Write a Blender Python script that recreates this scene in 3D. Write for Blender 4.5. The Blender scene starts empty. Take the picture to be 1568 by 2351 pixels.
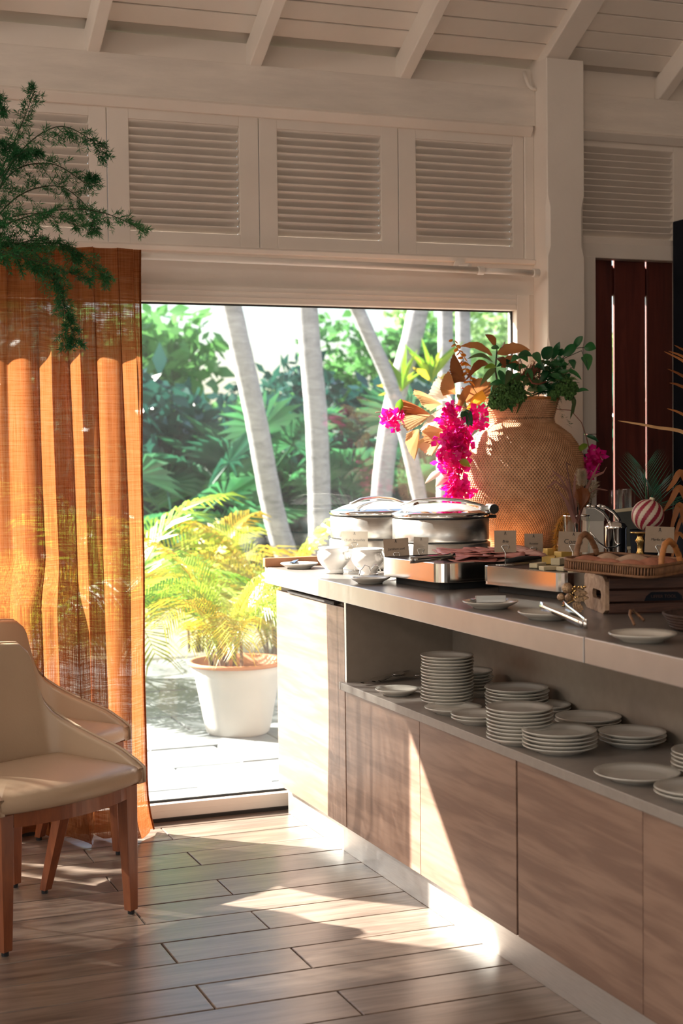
import bpy, bmesh, math, random
from math import sin, cos, pi, radians, sqrt, atan2
from mathutils import Vector, Matrix, noise

S = bpy.context.scene
COL = S.collection
rng = random.Random(7)

# ---------------------------------------------------------------- camera
cam_d = bpy.data.cameras.new('camera')
cam = bpy.data.objects.new('camera', cam_d); COL.objects.link(cam)
yaw, pit, rol = radians(21.2125), radians(-2.4345), radians(-0.644)
fw = Vector((sin(yaw)*cos(pit), cos(yaw)*cos(pit), sin(pit)))
rt = Vector((cos(yaw), -sin(yaw), 0)); up = rt.cross(fw)
rt, up = cos(rol)*rt + sin(rol)*up, -sin(rol)*rt + cos(rol)*up
m = Matrix((rt, up, -fw)).transposed().to_4x4(); m.translation = (0, 0, 1.327)
cam.matrix_world = m
cam_d.sensor_fit = 'VERTICAL'; cam_d.sensor_height = 36.0; cam_d.lens = 3446/2351*36
cam_d.clip_start = 0.05; cam_d.clip_end = 400
cam_d.dof.use_dof = True; cam_d.dof.focus_distance = 4.6; cam_d.dof.aperture_fstop = 4.0
S.camera = cam

# ---------------------------------------------------------------- sky, sun, lamps, exposure
SUN_TO = Vector((-0.735*cos(radians(34.5)), 0.678*cos(radians(34.5)), sin(radians(34.5))))   # towards the sun
w = bpy.data.worlds.new('sky'); S.world = w; w.use_nodes = True
nt = w.node_tree; nt.nodes.clear()
sky = nt.nodes.new('ShaderNodeTexSky'); sky.sky_type = 'NISHITA'; sky.sun_disc = False
sky.sun_elevation = radians(34.5); sky.sun_rotation = atan2(SUN_TO.x, SUN_TO.y)
sky.air_density = 1.0; sky.dust_density = 2.5
bg = nt.nodes.new('ShaderNodeBackground'); bg.inputs[1].default_value = 0.34
out = nt.nodes.new('ShaderNodeOutputWorld')
nt.links.new(sky.outputs[0], bg.inputs[0]); nt.links.new(bg.outputs[0], out.inputs[0])

sd = bpy.data.lights.new('sun', 'SUN'); sd.energy = 36.0; sd.angle = radians(0.6); sd.color = (1.0, 0.93, 0.84)
so = bpy.data.objects.new('sun', sd); COL.objects.link(so)
so.rotation_euler = SUN_TO.to_track_quat('Z', 'Y').to_euler(); so.location = (-8, 12, 9)
# unseen fill lamps added behind and left of the camera to brighten the room
for i, (lx, ly, lz, e) in enumerate([(-2.3, 3.6, 2.7, 72), (-1.4, -1.4, 2.35, 38), (-3.6, .6, 2.35, 44), (.6, -3.0, 2.35, 40)]):
    ld = bpy.data.lights.new('fill_lamp', 'POINT'); ld.shadow_soft_size = 0.22; ld.energy = e; ld.color = (1.0, 0.91, 0.82)
    lo = bpy.data.objects.new('fill_lamp', ld); COL.objects.link(lo); lo.location = (lx, ly, lz)
S.view_settings.view_transform = 'Standard'; S.view_settings.look = 'None'
S.view_settings.gamma = 1.0; S.view_settings.use_curve_mapping = False
S.view_settings.exposure = 0.12
S.cycles.max_bounces = 10; S.cycles.diffuse_bounces = 5; S.cycles.transparent_max_bounces = 24
S.cycles.caustics_reflective = False; S.cycles.caustics_refractive = False
S.cycles.sample_clamp_indirect = 6.0

# ---------------------------------------------------------------- helpers
class MB:
    def __init__(s): s.v = []; s.f = []; s.mi = []; s.uv = None
    def add(s, vs, fs, mi=0):
        b = len(s.v); s.v += [tuple(v) for v in vs]
        for f in fs: s.f.append(tuple(i+b for i in f)); s.mi.append(mi)
        return s
    def box(s, x0, x1, y0, y1, z0, z1, mi=0, M=None):
        vs = [Vector((x, y, z)) for z in (z0, z1) for y in (y0, y1) for x in (x0, x1)]
        if M is not None: vs = [M @ v for v in vs]
        return s.add(vs, [(0,2,3,1),(4,5,7,6),(0,1,5,4),(2,6,7,3),(0,4,6,2),(1,3,7,5)], mi)
    def prism(s, poly, a0, a1, axis='x', mi=0):   # poly: 2D points extruded along axis
        n = len(poly)
        def P(p, a):
            return (a, p[0], p[1]) if axis == 'x' else ((p[0], a, p[1]) if axis == 'y' else (p[0], p[1], a))
        vs = [P(p, a0) for p in poly] + [P(p, a1) for p in poly]
        fs = [tuple(range(n))[::-1], tuple(range(n, 2*n))] + [(i, (i+1) % n, n+(i+1) % n, n+i) for i in range(n)]
        return s.add(vs, fs, mi)
    def lathe(s, prof, n=32, c=(0, 0, 0), mi=0, closed=False, a0=0, M=None):
        vs = []; fs = []; m = len(prof)
        for i in range(n):
            a = a0+2*pi*i/n
            for r, z in prof:
                p = Vector((c[0]+r*cos(a), c[1]+r*sin(a), c[2]+z)); vs.append(M @ p if M is not None else p)
        for i in range(n):
            j = (i+1) % n
            for k in range(m-1 if not closed else m):
                l = (k+1) % m
                fs.append((i*m+k, j*m+k, j*m+l, i*m+l))
        s.add(vs, fs, mi)
        return s
    def tube(s, pts, r, n=8, mi=0, cap=True, flat=1.0):
        pts = [Vector(p) for p in pts]; m = len(pts)
        rs = r if isinstance(r, (list, tuple)) else [r]*m
        t0 = (pts[1]-pts[0]).normalized()
        ref = Vector((0, 0, 1)) if abs(t0.z) < .9 else Vector((1, 0, 0))
        N = t0.cross(ref).normalized(); vs = []
        for i, p in enumerate(pts):
            t = ((pts[min(i+1, m-1)]-pts[max(i-1, 0)])).normalized()
            N = (N - t*N.dot(t)); N = N.normalized() if N.length > 1e-6 else t.orthogonal().normalized()
            B = t.cross(N)
            for k in range(n):
                a = 2*pi*k/n; vs.append(p + (N*cos(a) + B*sin(a)*flat)*rs[i])
        fs = [(i*n+k, i*n+(k+1) % n, (i+1)*n+(k+1) % n, (i+1)*n+k) for i in range(m-1) for k in range(n)]
        if cap: fs += [tuple(range(n))[::-1], tuple((m-1)*n+k for k in range(n))]
        return s.add(vs, fs, mi)
    def grid(s, rows, mi=0):     # rows: list of equal-length point lists
        n = len(rows[0]); vs = [p for r in rows for p in r]
        return s.add(vs, [(i*n+j, i*n+j+1, (i+1)*n+j+1, (i+1)*n+j) for i in range(len(rows)-1) for j in range(n-1)], mi)
    def ball(s, c, r, n=16, m=10, mi=0, sz=1.0, M=None):
        prof = [(max(r*sin(pi*k/m), 1e-4), -r*sz*cos(pi*k/m)) for k in range(m+1)]
        return s.lathe(prof, n, c, mi, M=M)
    def build(s, name, mats, parent=None, smooth=False, bevel=0, loc=None, solid=0):
        me = bpy.data.meshes.new(name); me.from_pydata([tuple(v) for v in s.v], [], s.f)
        if not isinstance(mats, (list, tuple)): mats = [mats]
        for mt in mats: me.materials.append(mt)
        if any(s.mi): me.polygons.foreach_set('material_index', s.mi)
        if smooth: me.polygons.foreach_set('use_smooth', [True]*len(s.f))
        me.update()
        return link(name, me, parent, bevel, loc, smooth, solid)

def link(name, me, parent=None, bevel=0, loc=None, smooth=False, solid=0):
    o = bpy.data.objects.new(name, me); COL.objects.link(o)
    if parent is not None: o.parent = parent
    if loc is not None: o.location = loc
    if solid:
        md = o.modifiers.new('solid', 'SOLIDIFY'); md.thickness = solid; md.offset = 0
    if bevel:
        md = o.modifiers.new('bevel', 'BEVEL'); md.width = bevel; md.segments = 2; md.limit_method = 'ANGLE'; md.angle_limit = radians(40)
    return o

def tag(o, label=None, cat=None, group=None, kind=None):
    if label: o['label'] = label
    if cat: o['category'] = cat
    if group: o['group'] = group
    if kind: o['kind'] = kind
    return o

def thing(name, label, cat, loc=(0, 0, 0), rz=0, group=None):
    o = bpy.data.objects.new(name, None); COL.objects.link(o); o.empty_display_size = 0.05
    o.location = loc; o.rotation_euler = (0, 0, rz)
    return tag(o, label, cat, group)

def struct(name, mb, mt, parent=None, **k):
    o = mb.build(name, mt, parent, **k)
    if parent is None: o['kind'] = 'structure'
    return o

def copy_tree(o, parent=None):
    c = o.copy(); COL.objects.link(c)
    if parent is not None: c.parent = parent
    for ch in list(o.children): copy_tree(ch, c)
    return c

# ---------------------------------------------------------------- materials
def newmat(name):
    mt = bpy.data.materials.new(name); mt.use_nodes = True
    t = mt.node_tree; t.nodes.clear()
    o = t.nodes.new('ShaderNodeOutputMaterial'); b = t.nodes.new('ShaderNodeBsdfPrincipled')
    t.links.new(b.outputs[0], o.inputs[0])
    return mt, t, b, o

def ramp(t, src, stops):
    r = t.nodes.new('ShaderNodeValToRGB'); e = r.color_ramp.elements
    while len(e) < len(stops): e.new(0.5)
    for i, (p, c) in enumerate(stops): e[i].position = p; e[i].color = (*c, 1)
    t.links.new(src, r.inputs[0]); return r.outputs[0]

def coords(t, scale=(1, 1, 1), gen='Object', rot=(0, 0, 0)):
    tc = t.nodes.new('ShaderNodeTexCoord'); mp = t.nodes.new('ShaderNodeMapping')
    mp.inputs['Scale'].default_value = scale; mp.inputs['Rotation'].default_value = rot
    t.links.new(tc.outputs[gen], mp.inputs[0]); return mp.outputs[0]

def tnoise(t, vec, scale=5, detail=4, rough=.55, dist=0):
    n = t.nodes.new('ShaderNodeTexNoise'); n.inputs['Scale'].default_value = scale; n.inputs['Detail'].default_value = detail
    n.inputs['Roughness'].default_value = rough; n.inputs['Distortion'].default_value = dist
    if vec is not None: t.links.new(vec, n.inputs['Vector'])
    return n.outputs[0]

def bump(t, b, src, strength=.2, dist=.01):
    bp = t.nodes.new('ShaderNodeBump'); bp.inputs['Strength'].default_value = strength; bp.inputs['Distance'].default_value = dist
    t.links.new(src, bp.inputs['Height']); t.links.new(bp.outputs[0], b.inputs['Normal'])

def M_plain(name, col, rough=.5, metal=0, var=.12, scale=8, bmp=0, stretch=(1, 1, 1), coat=0, spec=.5, bscale=None):
    mt, t, b, o = newmat(name)
    v = coords(t, stretch); n = tnoise(t, v, scale)
    c0 = tuple(max(0, c*(1-var)) for c in col); c1 = tuple(min(1, c*(1+var)) for c in col)
    t.links.new(ramp(t, n, [(.3, c0), (.7, c1)]), b.inputs['Base Color'])
    b.inputs['Roughness'].default_value = rough; b.inputs['Metallic'].default_value = metal
    b.inputs['Specular IOR Level'].default_value = spec
    if coat: b.inputs['Coat Weight'].default_value = coat; b.inputs['Coat Roughness'].default_value = .1
    if bmp: bump(t, b, tnoise(t, v, bscale or scale*6, 3), bmp, .004)
    return mt

def M_wood(name, c0, c1, stretch=(1, 12, 12), scale=3, rough=.4, dist=1.2, rnd=0.0, bmp=.15, coat=0, spec=.5, rings=None):
    mt, t, b, o = newmat(name)
    v = coords(t, stretch)
    oi = t.nodes.new('ShaderNodeObjectInfo')
    ad = t.nodes.new('ShaderNodeVectorMath'); ad.operation = 'ADD'
    sc = t.nodes.new('ShaderNodeVectorMath'); sc.operation = 'SCALE'; sc.inputs['Scale'].default_value = 37.0
    cb = t.nodes.new('ShaderNodeCombineXYZ')
    for k in range(3): t.links.new(oi.outputs['Random'], cb.inputs[k])
    t.links.new(cb.outputs[0], sc.inputs[0]); t.links.new(sc.outputs[0], ad.inputs[1]); t.links.new(v, ad.inputs[0]); v = ad.outputs[0]
    n = tnoise(t, v, scale, 6, .62, dist)
    if rings:
        wv = t.nodes.new('ShaderNodeMath'); wv.operation = 'MULTIPLY'; wv.inputs[1].default_value = rings
        n2 = tnoise(t, v, scale*.35, 3, .5, dist*.6)
        t.links.new(n2, wv.inputs[0])
        fr = t.nodes.new('ShaderNodeMath'); fr.operation = 'PINGPONG'; fr.inputs[1].default_value = 1.0; t.links.new(wv.outputs[0], fr.inputs[0])
        mx = t.nodes.new('ShaderNodeMix'); mx.data_type = 'FLOAT'; mx.inputs[0].default_value = .5
        t.links.new(n, mx.inputs[2]); t.links.new(fr.outputs[0], mx.inputs[3]); n = mx.outputs[0]
    col = ramp(t, n, [(.28, c0), (.72, c1)])
    if rnd:
        hs = t.nodes.new('ShaderNodeHueSaturation')
        mr = t.nodes.new('ShaderNodeMapRange'); mr.inputs[3].default_value = 1-rnd; mr.inputs[4].default_value = 1+rnd
        t.links.new(oi.outputs['Random'], mr.inputs[0]); t.links.new(mr.outputs[0], hs.inputs['Value']); t.links.new(col, hs.inputs['Color']); col = hs.outputs[0]
    t.links.new(col, b.inputs['Base Color'])
    b.inputs['Roughness'].default_value = rough; b.inputs['Specular IOR Level'].default_value = spec
    if coat: b.inputs['Coat Weight'].default_value = coat; b.inputs['Coat Roughness'].default_value = .2
    if bmp: bump(t, b, n, bmp, .003)
    return mt

def M_leaf(name, c0, c1, trans=.45, rough=.4, scale=3.0, rndmix=True):
    mt, t, b, o = newmat(name)
    n = tnoise(t, coords(t, (1, 1, 1)), scale, 2)
    oi = t.nodes.new('ShaderNodeObjectInfo')
    if rndmix:
        a = t.nodes.new('ShaderNodeMath'); a.operation = 'ADD'; t.links.new(n, a.inputs[0])
        s2 = t.nodes.new('ShaderNodeMath'); s2.operation = 'MULTIPLY_ADD'; s2.inputs[1].default_value = .7; s2.inputs[2].default_value = -.35
        t.links.new(oi.outputs['Random'], s2.inputs[0]); t.links.new(s2.outputs[0], a.inputs[1]); n = a.outputs[0]
    col = ramp(t, n, [(.25, c0), (.75, c1)])
    t.links.new(col, b.inputs['Base Color']); b.inputs['Roughness'].default_value = rough
    tr = t.nodes.new('ShaderNodeBsdfTranslucent'); t.links.new(col, tr.inputs[0])
    mx = t.nodes.new('ShaderNodeMixShader'); mx.inputs[0].default_value = trans
    t.links.new(b.outputs[0], mx.inputs[1]); t.links.new(tr.outputs[0], mx.inputs[2]); t.links.new(mx.outputs[0], o.inputs[0])
    return mt

def M_glass(name, tint=(1, 1, 1), gloss=1.0, rough=0.0):
    mt, t, b, o = newmat(name)
    tr = t.nodes.new('ShaderNodeBsdfTransparent'); tr.inputs[0].default_value = (*tint, 1)
    gl = t.nodes.new('ShaderNodeBsdfGlossy'); gl.inputs['Roughness'].default_value = rough
    fr = t.nodes.new('ShaderNodeFresnel'); ge = t.nodes.new('ShaderNodeNewGeometry')
    io = t.nodes.new('ShaderNodeMapRange'); io.inputs[3].default_value = 1.45; io.inputs[4].default_value = 1/1.45   # the same reflectance on both faces
    t.links.new(ge.outputs['Backfacing'], io.inputs[0]); t.links.new(io.outputs[0], fr.inputs[0])
    ml = t.nodes.new('ShaderNodeMath'); ml.operation = 'MULTIPLY'; ml.inputs[1].default_value = gloss; t.links.new(fr.outputs[0], ml.inputs[0])
    mx = t.nodes.new('ShaderNodeMixShader'); t.links.new(ml.outputs[0], mx.inputs[0])
    t.links.new(tr.outputs[0], mx.inputs[1]); t.links.new(gl.outputs[0], mx.inputs[2]); t.links.new(mx.outputs[0], o.inputs[0])
    return mt

PAINT = M_plain('white_paint', (.80, .735, .67), .45, var=.05, scale=3, bmp=.12, bscale=60)
PAINT_ROUGH = M_plain('rough_painted_beam', (.76, .695, .63), .6, var=.08, scale=4, bmp=.5, stretch=(1, 6, 6), bscale=30)
SHUTTER_PAINT = M_plain('shutter_paint', (.78, .71, .645), .45, var=.04, scale=4, bmp=.08)
CEIL = M_plain('ceiling_paint', (.84, .775, .705), .5, var=.05, scale=3, bmp=.1)
GROUT = M_plain('dark_grout', (.05, .04, .035), .8)
TILE = M_wood('wood_look_tile', (.085, .061, .048), (.275, .208, .163), (1.1, 13, 13), 2.4, .29, .8, rnd=.18, bmp=.12)
OAK = M_wood('oak_laminate', (.215, .130, .093), (.315, .200, .145), (34, 3.0, 34), 2.0, .42, .55, bmp=.10, rings=5)
STEEL = M_plain('brushed_steel', (.62, .60, .57), .3, 1.0, var=.06, scale=30, stretch=(1, 1, 12), bmp=.03)
POLISHED = M_plain('polished_steel', (.72, .70, .67), .12, 1.0, var=.04)
CHROME = M_plain('chrome', (.8, .79, .77), .07, 1.0, var=.02)
ALU = M_plain('satin_aluminium', (.66, .64, .61), .38, .85, var=.05, scale=20, stretch=(12, 1, 12))
FASCIA = M_plain('satin_metal_fascia', (.52, .49, .47), .36, .7, var=.05, scale=10)
WORKTOP = M_plain('grey_worktop', (.19, .165, .147), .3, 0, var=.1, scale=40, spec=.6)
NICHE = M_plain('grey_brown_laminate', (.27, .22, .175), .5, var=.06, scale=30)
SHELF = M_plain('grey_shelf_laminate', (.30, .265, .235), .42, var=.07, scale=40)
DARKGAP = M_plain('dark_gap', (.02, .015, .012), .8)
CERAMIC = M_plain('white_ceramic', (.62, .59, .53), .14, var=.03, coat=.4)
PORCELAIN = M_plain('bright_porcelain', (.86, .85, .82), .15, var=.02, coat=.4)
LEATHER = M_plain('beige_leather', (.50, .368, .25), .38, var=.05, scale=6, bmp=.12, bscale=140)
CHAIRWOOD = M_wood('red_brown_chair_wood', (.16, .042, .016), (.32, .10, .036), (10, 10, 1.2), 3, .35, .8, bmp=.06, coat=.2)
REDWOOD = M_wood('dark_red_wood', (.060, .012, .009), (.15, .030, .020), (9, 9, .8), 3, .55, 1, bmp=.1, rnd=.15)
NAVY = M_plain('dark_cabinet_lacquer', (.012, .014, .02), .85, var=.2, spec=.08)
RUBBER = M_plain('black_rubber', (.015, .015, .015), .7)
BLACKTRAY = M_plain('black_slate', (.018, .017, .017), .35, var=.3, scale=30)
PANE = M_glass('window_glass', (.97, .985, .98), .85)
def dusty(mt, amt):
    # thin dust film on the pane, added for its pale glare haze
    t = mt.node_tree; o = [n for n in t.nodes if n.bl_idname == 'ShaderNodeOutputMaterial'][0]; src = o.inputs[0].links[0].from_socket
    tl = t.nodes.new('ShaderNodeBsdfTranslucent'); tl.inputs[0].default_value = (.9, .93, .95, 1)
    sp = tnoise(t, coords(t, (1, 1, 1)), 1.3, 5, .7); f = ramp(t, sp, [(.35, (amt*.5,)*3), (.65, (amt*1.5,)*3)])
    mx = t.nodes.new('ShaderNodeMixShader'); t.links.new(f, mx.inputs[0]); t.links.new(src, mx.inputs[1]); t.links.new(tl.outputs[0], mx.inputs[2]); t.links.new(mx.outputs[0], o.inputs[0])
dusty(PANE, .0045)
CLEAR = M_glass('clear_glass', (.93, .95, .94), 1.6)
# ================================================================ THE ROOM
W = 5.19                                     # inner face of the window wall
# floor with wood-look tiles, one object each
fl = struct('floor', MB().box(-6, 5.6, -6, W+.06, -.08, -.004), GROUT)
TL, TP = 1.2, .1722
tm = MB().box(.0019, TL-.0019, .0019, TP-.0019, -.02, 0)
tile_me = None
k = 0
yb = 5.108
row = 0
while yb > 1.0:
    off = 1.288 if row % 2 == 0 else .979
    i0 = -3
    for i in range(i0, 3):
        x = off + i*TL
        if x > 3.2: continue
        if tile_me is None:
            o = tm.build('tile', TILE, fl, bevel=.0025); tile_me = o.data
        else: o = link('tile', tile_me, fl, bevel=.0025)
        o.location = (x, yb-TP, rng.uniform(-.0006, .0006))
    yb -= TP; row += 1
# last cut row against the sill
for i in range(-3, 3):
    MB().box(.979+i*TL+.0012, .979+(i+1)*TL-.0012, 5.1095, 5.185, -.02, 0).build('tile', TILE, fl)
MB().box(-6, 5.6, -6, yb, -.01, 0).build('rear_floor', TILE, fl)

# ceiling: backing, boards, rafters
SL = .545
def zc(y): return 2.805 + SL*(5.17-y)
ce = struct('ceiling', MB().prism([(5.7, zc(5.7)+.03), (5.7, zc(5.7)+.06), (1.0, zc(1.0)+.06), (1.0, zc(1.0)+.03)], -6, 5.6)
            .prism([(1.0, zc(1.0)+.03), (1.0, zc(1.0)+.06), (-6, 2.6), (-6, 2.57)], -6, 5.6), CEIL)
yy = 5.165; bme = None; ang = atan2(SL, 1)
bw = .079
for i in range(26):
    if bme is None:
        L = bw*sqrt(1+SL*SL)
        o = MB().box(-6, 5.5, -L+.006, 0, 0, .02).build('board', CEIL, ce, bevel=.002); bme = o.data
    else: o = link('board', bme, ce, bevel=.002)
    o.location = (0, yy, zc(yy)); o.rotation_euler = (-ang, 0, 0)
    yy -= bw
def rafter(x0, x1, ybase, zb, depth=.1, name='rafter'):
    # underside starts at (ybase, zb) on the beam and climbs into the room
    y1 = 1.4
    MB().prism([(ybase+.35, zb-.35*SL+.0), (ybase+.35, zb-.35*SL+depth), (y1, zb+SL*(ybase-y1)+depth), (y1, zb+SL*(ybase-y1))], x0, x1).build(name, CEIL, ce, bevel=.004)
for kx in range(-9, 3): rafter(1.090+.5855*kx, 1.090+.5855*kx+.046, 5.172, 2.703, .106)
for kx in range(0, 3): rafter(3.39+.585*kx, 3.436+.585*kx, 5.172, 2.712, .1)
rafter(2.832, 2.930, 5.10, 2.800, .14, 'main_rafter')

# window wall
wb = struct('wall_back', MB().box(-6, 2.83, 5.178, 5.30, 2.56, 2.703), PAINT_ROUGH, bevel=.003)
MB().box(-6, 2.83, 5.214, 5.25, 2.700, 2.785).build('blocking_board', PAINT, wb)
MB().prism([(5.162, 2.551), (5.178, 2.562), (5.20, 2.562), (5.20, 2.520), (5.184, 2.520)], -6, 2.815).build('moulding', PAINT, wb, bevel=.002)
MB().tube([(2.795, 5.20, 2.77), (2.797, 5.185, 2.735), (2.80, 5.175, 2.712), (2.812, 5.17, 2.700), (2.835, 5.17, 2.697)], .007, 8).build('cable', PAINT, wb, smooth=True)
# shutters with louvre slats
def shutter(x0, x1, lx0, lx1, z0=2.05, z1=2.522, lz0=2.098, lz1=2.486, parent=wb, y=5.198):
    m = MB()
    m.box(x0+.0015, lx0, y, y+.03, z0, z1); m.box(lx1, x1-.0015, y, y+.03, z0, z1)
    m.box(lx0, lx1, y, y+.03, z0, lz0); m.box(lx0, lx1, y, y+.03, lz1, z1)
    m.box(lx0, lx1, y+.034, y+.042, lz0, lz1)
    f = m.build('shutter', SHUTTER_PAINT, parent, bevel=.0015)
    n = 14; p = (lz1-lz0)/n; me = None
    for i in range(n):
        zz = lz0 + i*p
        if me is None:
            # leaning slat with a rounded nose at its lower edge
            o = MB().prism([(y+.003, .0225), (y+.0055, .0265), (y+.012, .0258), (y+.036, .003), (y+.033, -.001)], lx0+.001, lx1-.001).build('slat', SHUTTER_PAINT, f, bevel=.001); me = o.data
        else: o = link('slat', me, f, bevel=.001)
        o.location = (0, 0, zz+.002)
for k in range(-4, 0): shutter(1.158+.5515*k, 1.158+.5515*(k+1), 1.158+.5515*k+.076, 1.158+.5515*(k+1)-.062)
shutter(1.158, 1.713, 1.236, 1.639); shutter(1.713, 2.261, 1.783, 2.191); shutter(2.261, 2.79, 2.333, 2.741)
MB().box(2.79, 2.83, 5.19, 5.23, 2.03, 2.56).build('stile', PAINT, wb, bevel=.003)
MB().prism([(5.176, 2.046), (5.198, 2.054), (5.25, 2.054), (5.25, 2.026), (5.180, 2.030)], -6, 2.83).build('ledge', PAINT, wb, bevel=.002)
MB().box(-6, 2.83, 5.196, 5.25, 1.912, 2.034).build('transom_board', PAINT, wb, bevel=.002)
MB().box(-6, -.9, 5.2, 5.26, 0, 2.03).build('side_panel', PAINT, wb)

# glazed door set
wi = struct('window_1', MB().box(-.9, 2.749, 5.186, 5.262, 1.852, 1.913)
            .box(2.749, 2.806, 5.186, 5.262, 0.0, 1.913).box(-.9, -.84, 5.186, 5.262, 0, 1.913), PAINT, bevel=.003)
MB().box(-.84, 2.749, 5.1842, 5.187, 1.871, 1.8735).box(-.84, 2.749, 5.1842, 5.187, 1.8925, 1.895).build('groove_bead', SHUTTER_PAINT, wi)
MB().box(-.84, 2.749, 5.19, 5.27, 0.012, .062).box(-.84, 2.749, 5.1895, 5.192, 0.036, .0385).build('sill', PAINT, wi, bevel=.003)
MB().box(-.84, 2.749, 5.182, 5.28, 0.0, .012).build('sill_gap', DARKGAP, wi)
MB().box(-.84, 2.749, 5.223, 5.231, .062, .070).box(-.84, 2.749, 5.223, 5.231, 1.846, 1.852).box(2.742, 2.749, 5.223, 5.231, .07, 1.846).build('gasket', RUBBER, wi)
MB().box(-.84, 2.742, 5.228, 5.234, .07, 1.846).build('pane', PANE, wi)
MB().box(2.806, 2.832, 5.20, 5.26, 0, 2.03).build('jamb_filler', PAINT, wi)

# column with chamfered stretches
def column(name, x0, x1, y0, y1, secs, mt):
    mb = MB(); rows = []
    for z, c in secs:
        rows.append([(x0+c, y0, z), (x1-c, y0, z), (x1, y0+c, z), (x1, y1-c, z), (x1-c, y1, z), (x0+c, y1, z), (x0, y1-c, z), (x0, y0+c, z), (x0+c, y0, z)])
    mb.grid(rows); n = len(rows)*9
    mb.f.append(tuple(range(8))[::-1]); mb.mi.append(0); mb.f.append(tuple(range(n-9, n-1))); mb.mi.append(0)
    return struct(name, mb, mt)
co = column('trim_1', 2.83, 2.992, 5.087, 5.25, [(0, .003), (.9, .003), (.93, .011), (1.70, .011), (1.745, .003), (2.05, .003), (2.09, .014), (2.24, .014), (2.285, .003), (2.80, .003)], PAINT)

# wall to the right of the column
wr = struct('wall_right', MB().box(2.99, 5.6, 5.178, 5.28, 2.565, 2.705), PAINT_ROUGH, bevel=.003)
MB().box(2.99, 5.6, 5.214, 5.25, 2.70, 2.80).build('blocking_board', PAINT, wr)
MB().prism([(5.160, 2.553), (5.178, 2.566), (5.20, 2.566), (5.20, 2.525), (5.184, 2.525)], 2.99, 5.6).build('moulding', PAINT, wr, bevel=.002)
shutter(2.992, 3.53, 3.02, 3.468, 2.12, 2.526, 2.15, 2.502, wr)
shutter(3.53, 4.07, 3.60, 4.0, 2.12, 2.526, 2.15, 2.502, wr)
MB().box(2.99, 5.6, 5.188, 5.25, 2.066, 2.125).build('lintel', PAINT, wr, bevel=.003)
MB().box(2.992, 3.10, 5.186, 5.26, 1.372, 2.07).box(2.992, 3.10, 5.186, 5.26, 0, 1.370).build('jamb', PAINT, wr, bevel=.002)
MB().box(3.50, 5.6, 5.2, 5.26, 0, 2.1).build('plaster', PAINT, wr)
dr = struct('door_1', MB().box(3.10, 3.50, 5.27, 5.30, .1, .2).box(3.10, 3.50, 5.27, 5.30, 1.93, 2.05), REDWOOD)
for a, b in ((3.101, 3.216), (3.227, 3.371), (3.379, 3.56)):
    MB().box(a, b, 5.254, 5.268, .01, 2.115).build('board', REDWOOD, dr, bevel=.002)

# remaining shell, out of frame: rear wall, right wall, low left wall with posts (open to the garden)
struct('wall_rear', MB().box(-6, 5.6, -6.1, -6, 0, .8).box(-6, 5.6, -6.1, -6, 2.3, 2.7).box(2.5, 5.6, -6.1, -6, .8, 2.3), PAINT)
struct('wall_east', MB().box(5.5, 5.6, -6, 5.3, 0, 4.6), PAINT)
struct('wall_west', MB().box(-6.1, -6, -6, .5, 0, .9).box(-6.1, -6, -6, 5.3, 2.5, 5.0), PAINT)

# ================================================================ BUFFET COUNTER
XD = 1.73; Y0 = 1.3
wt = thing('worktop', 'long grey worktop with satin metal front edge carrying the breakfast buffet', 'worktop', (0, 0, 0))
MB().box(1.712, 2.826, Y0, 5.178, .872, .90).box(2.826, 3.14, Y0, 5.083, .872, .90).build('top_slab', WORKTOP, wt, bevel=.0025)
MB().box(1.708, 1.722, 2.917, 5.178, .841, .8995).build('fascia_panel', FASCIA, wt, bevel=.002)
MB().box(1.708, 1.722, Y0, 2.912, .841, .8995).build('fascia_panel', FASCIA, wt, bevel=.002)
MB().box(1.722, 2.82, Y0+.02, 5.17, .842, .872).build('sub_frame', NICHE, wt)

tu = thing('tall_cabinet', 'full height oak-fronted end cabinet of the counter by the window', 'cabinet', (0, 0, 0))
MB().box(XD+.019, 2.6, 4.446, 5.115, .107, .840).build('body', NICHE, tu)
MB().box(XD, XD+.018, 4.446, 5.117, .110, .818).build('door', OAK, tu, bevel=.0015)
MB().box(XD-.006, XD+.012, 4.52, 4.975, .821, .831).build('handle_strip', DARKGAP, tu)

def base_unit(ya, ym, yb, label):
    t = thing('base_cabinet', label, 'cabinet', (0, 0, 0))
    MB().box(XD+.019, 2.6, yb+.001, ya-.001, .107, .553).build('body', NICHE, t)
    for a, b in ((ya, ym), (ym, yb)):
        MB().box(XD, XD+.018, b+.0012, a-.0012, .110, .552).build('door', OAK, t, bevel=.0012)
    return t
base_unit(4.441, 3.865, 3.284, 'low oak base cabinet below the plate shelf, nearer the window')
base_unit(3.277, 2.712, 2.15, 'low oak base cabinet below the plate shelf, right of the wide dark gap')
base_unit(2.143, 1.72, 1.3, 'low oak base cabinet at the near end of the counter')
sh = thing('plate_shelf', 'open grey shelf niche under the worktop holding stacked plates', 'shelf', (0, 0, 0))
MB().box(1.714, 2.12, Y0, 4.4445, .556, .581).box(1.714, 1.7285, 4.4445, 4.458, .556, .581).build('shelf_board', SHELF, sh, bevel=.002)
MB().box(2.104, 2.12, Y0, 4.430, .581, .841).build('back_panel', NICHE, sh)
MB().box(1.733, 2.12, 4.430, 4.4345, .581, .841).build('side_panel', NICHE, sh)
MB().box(1.7305, 1.7335, 4.430, 4.4445, .581, .841).build('edge_strip', ALU, sh)
pl = thing('plinth', 'satin aluminium kick plate along the foot of the counter', 'plinth', (0, 0, 0))
MB().box(1.770, 1.782, Y0, 5.13, 0, .106).build('kick_plate', ALU, pl, bevel=.001)
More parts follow.
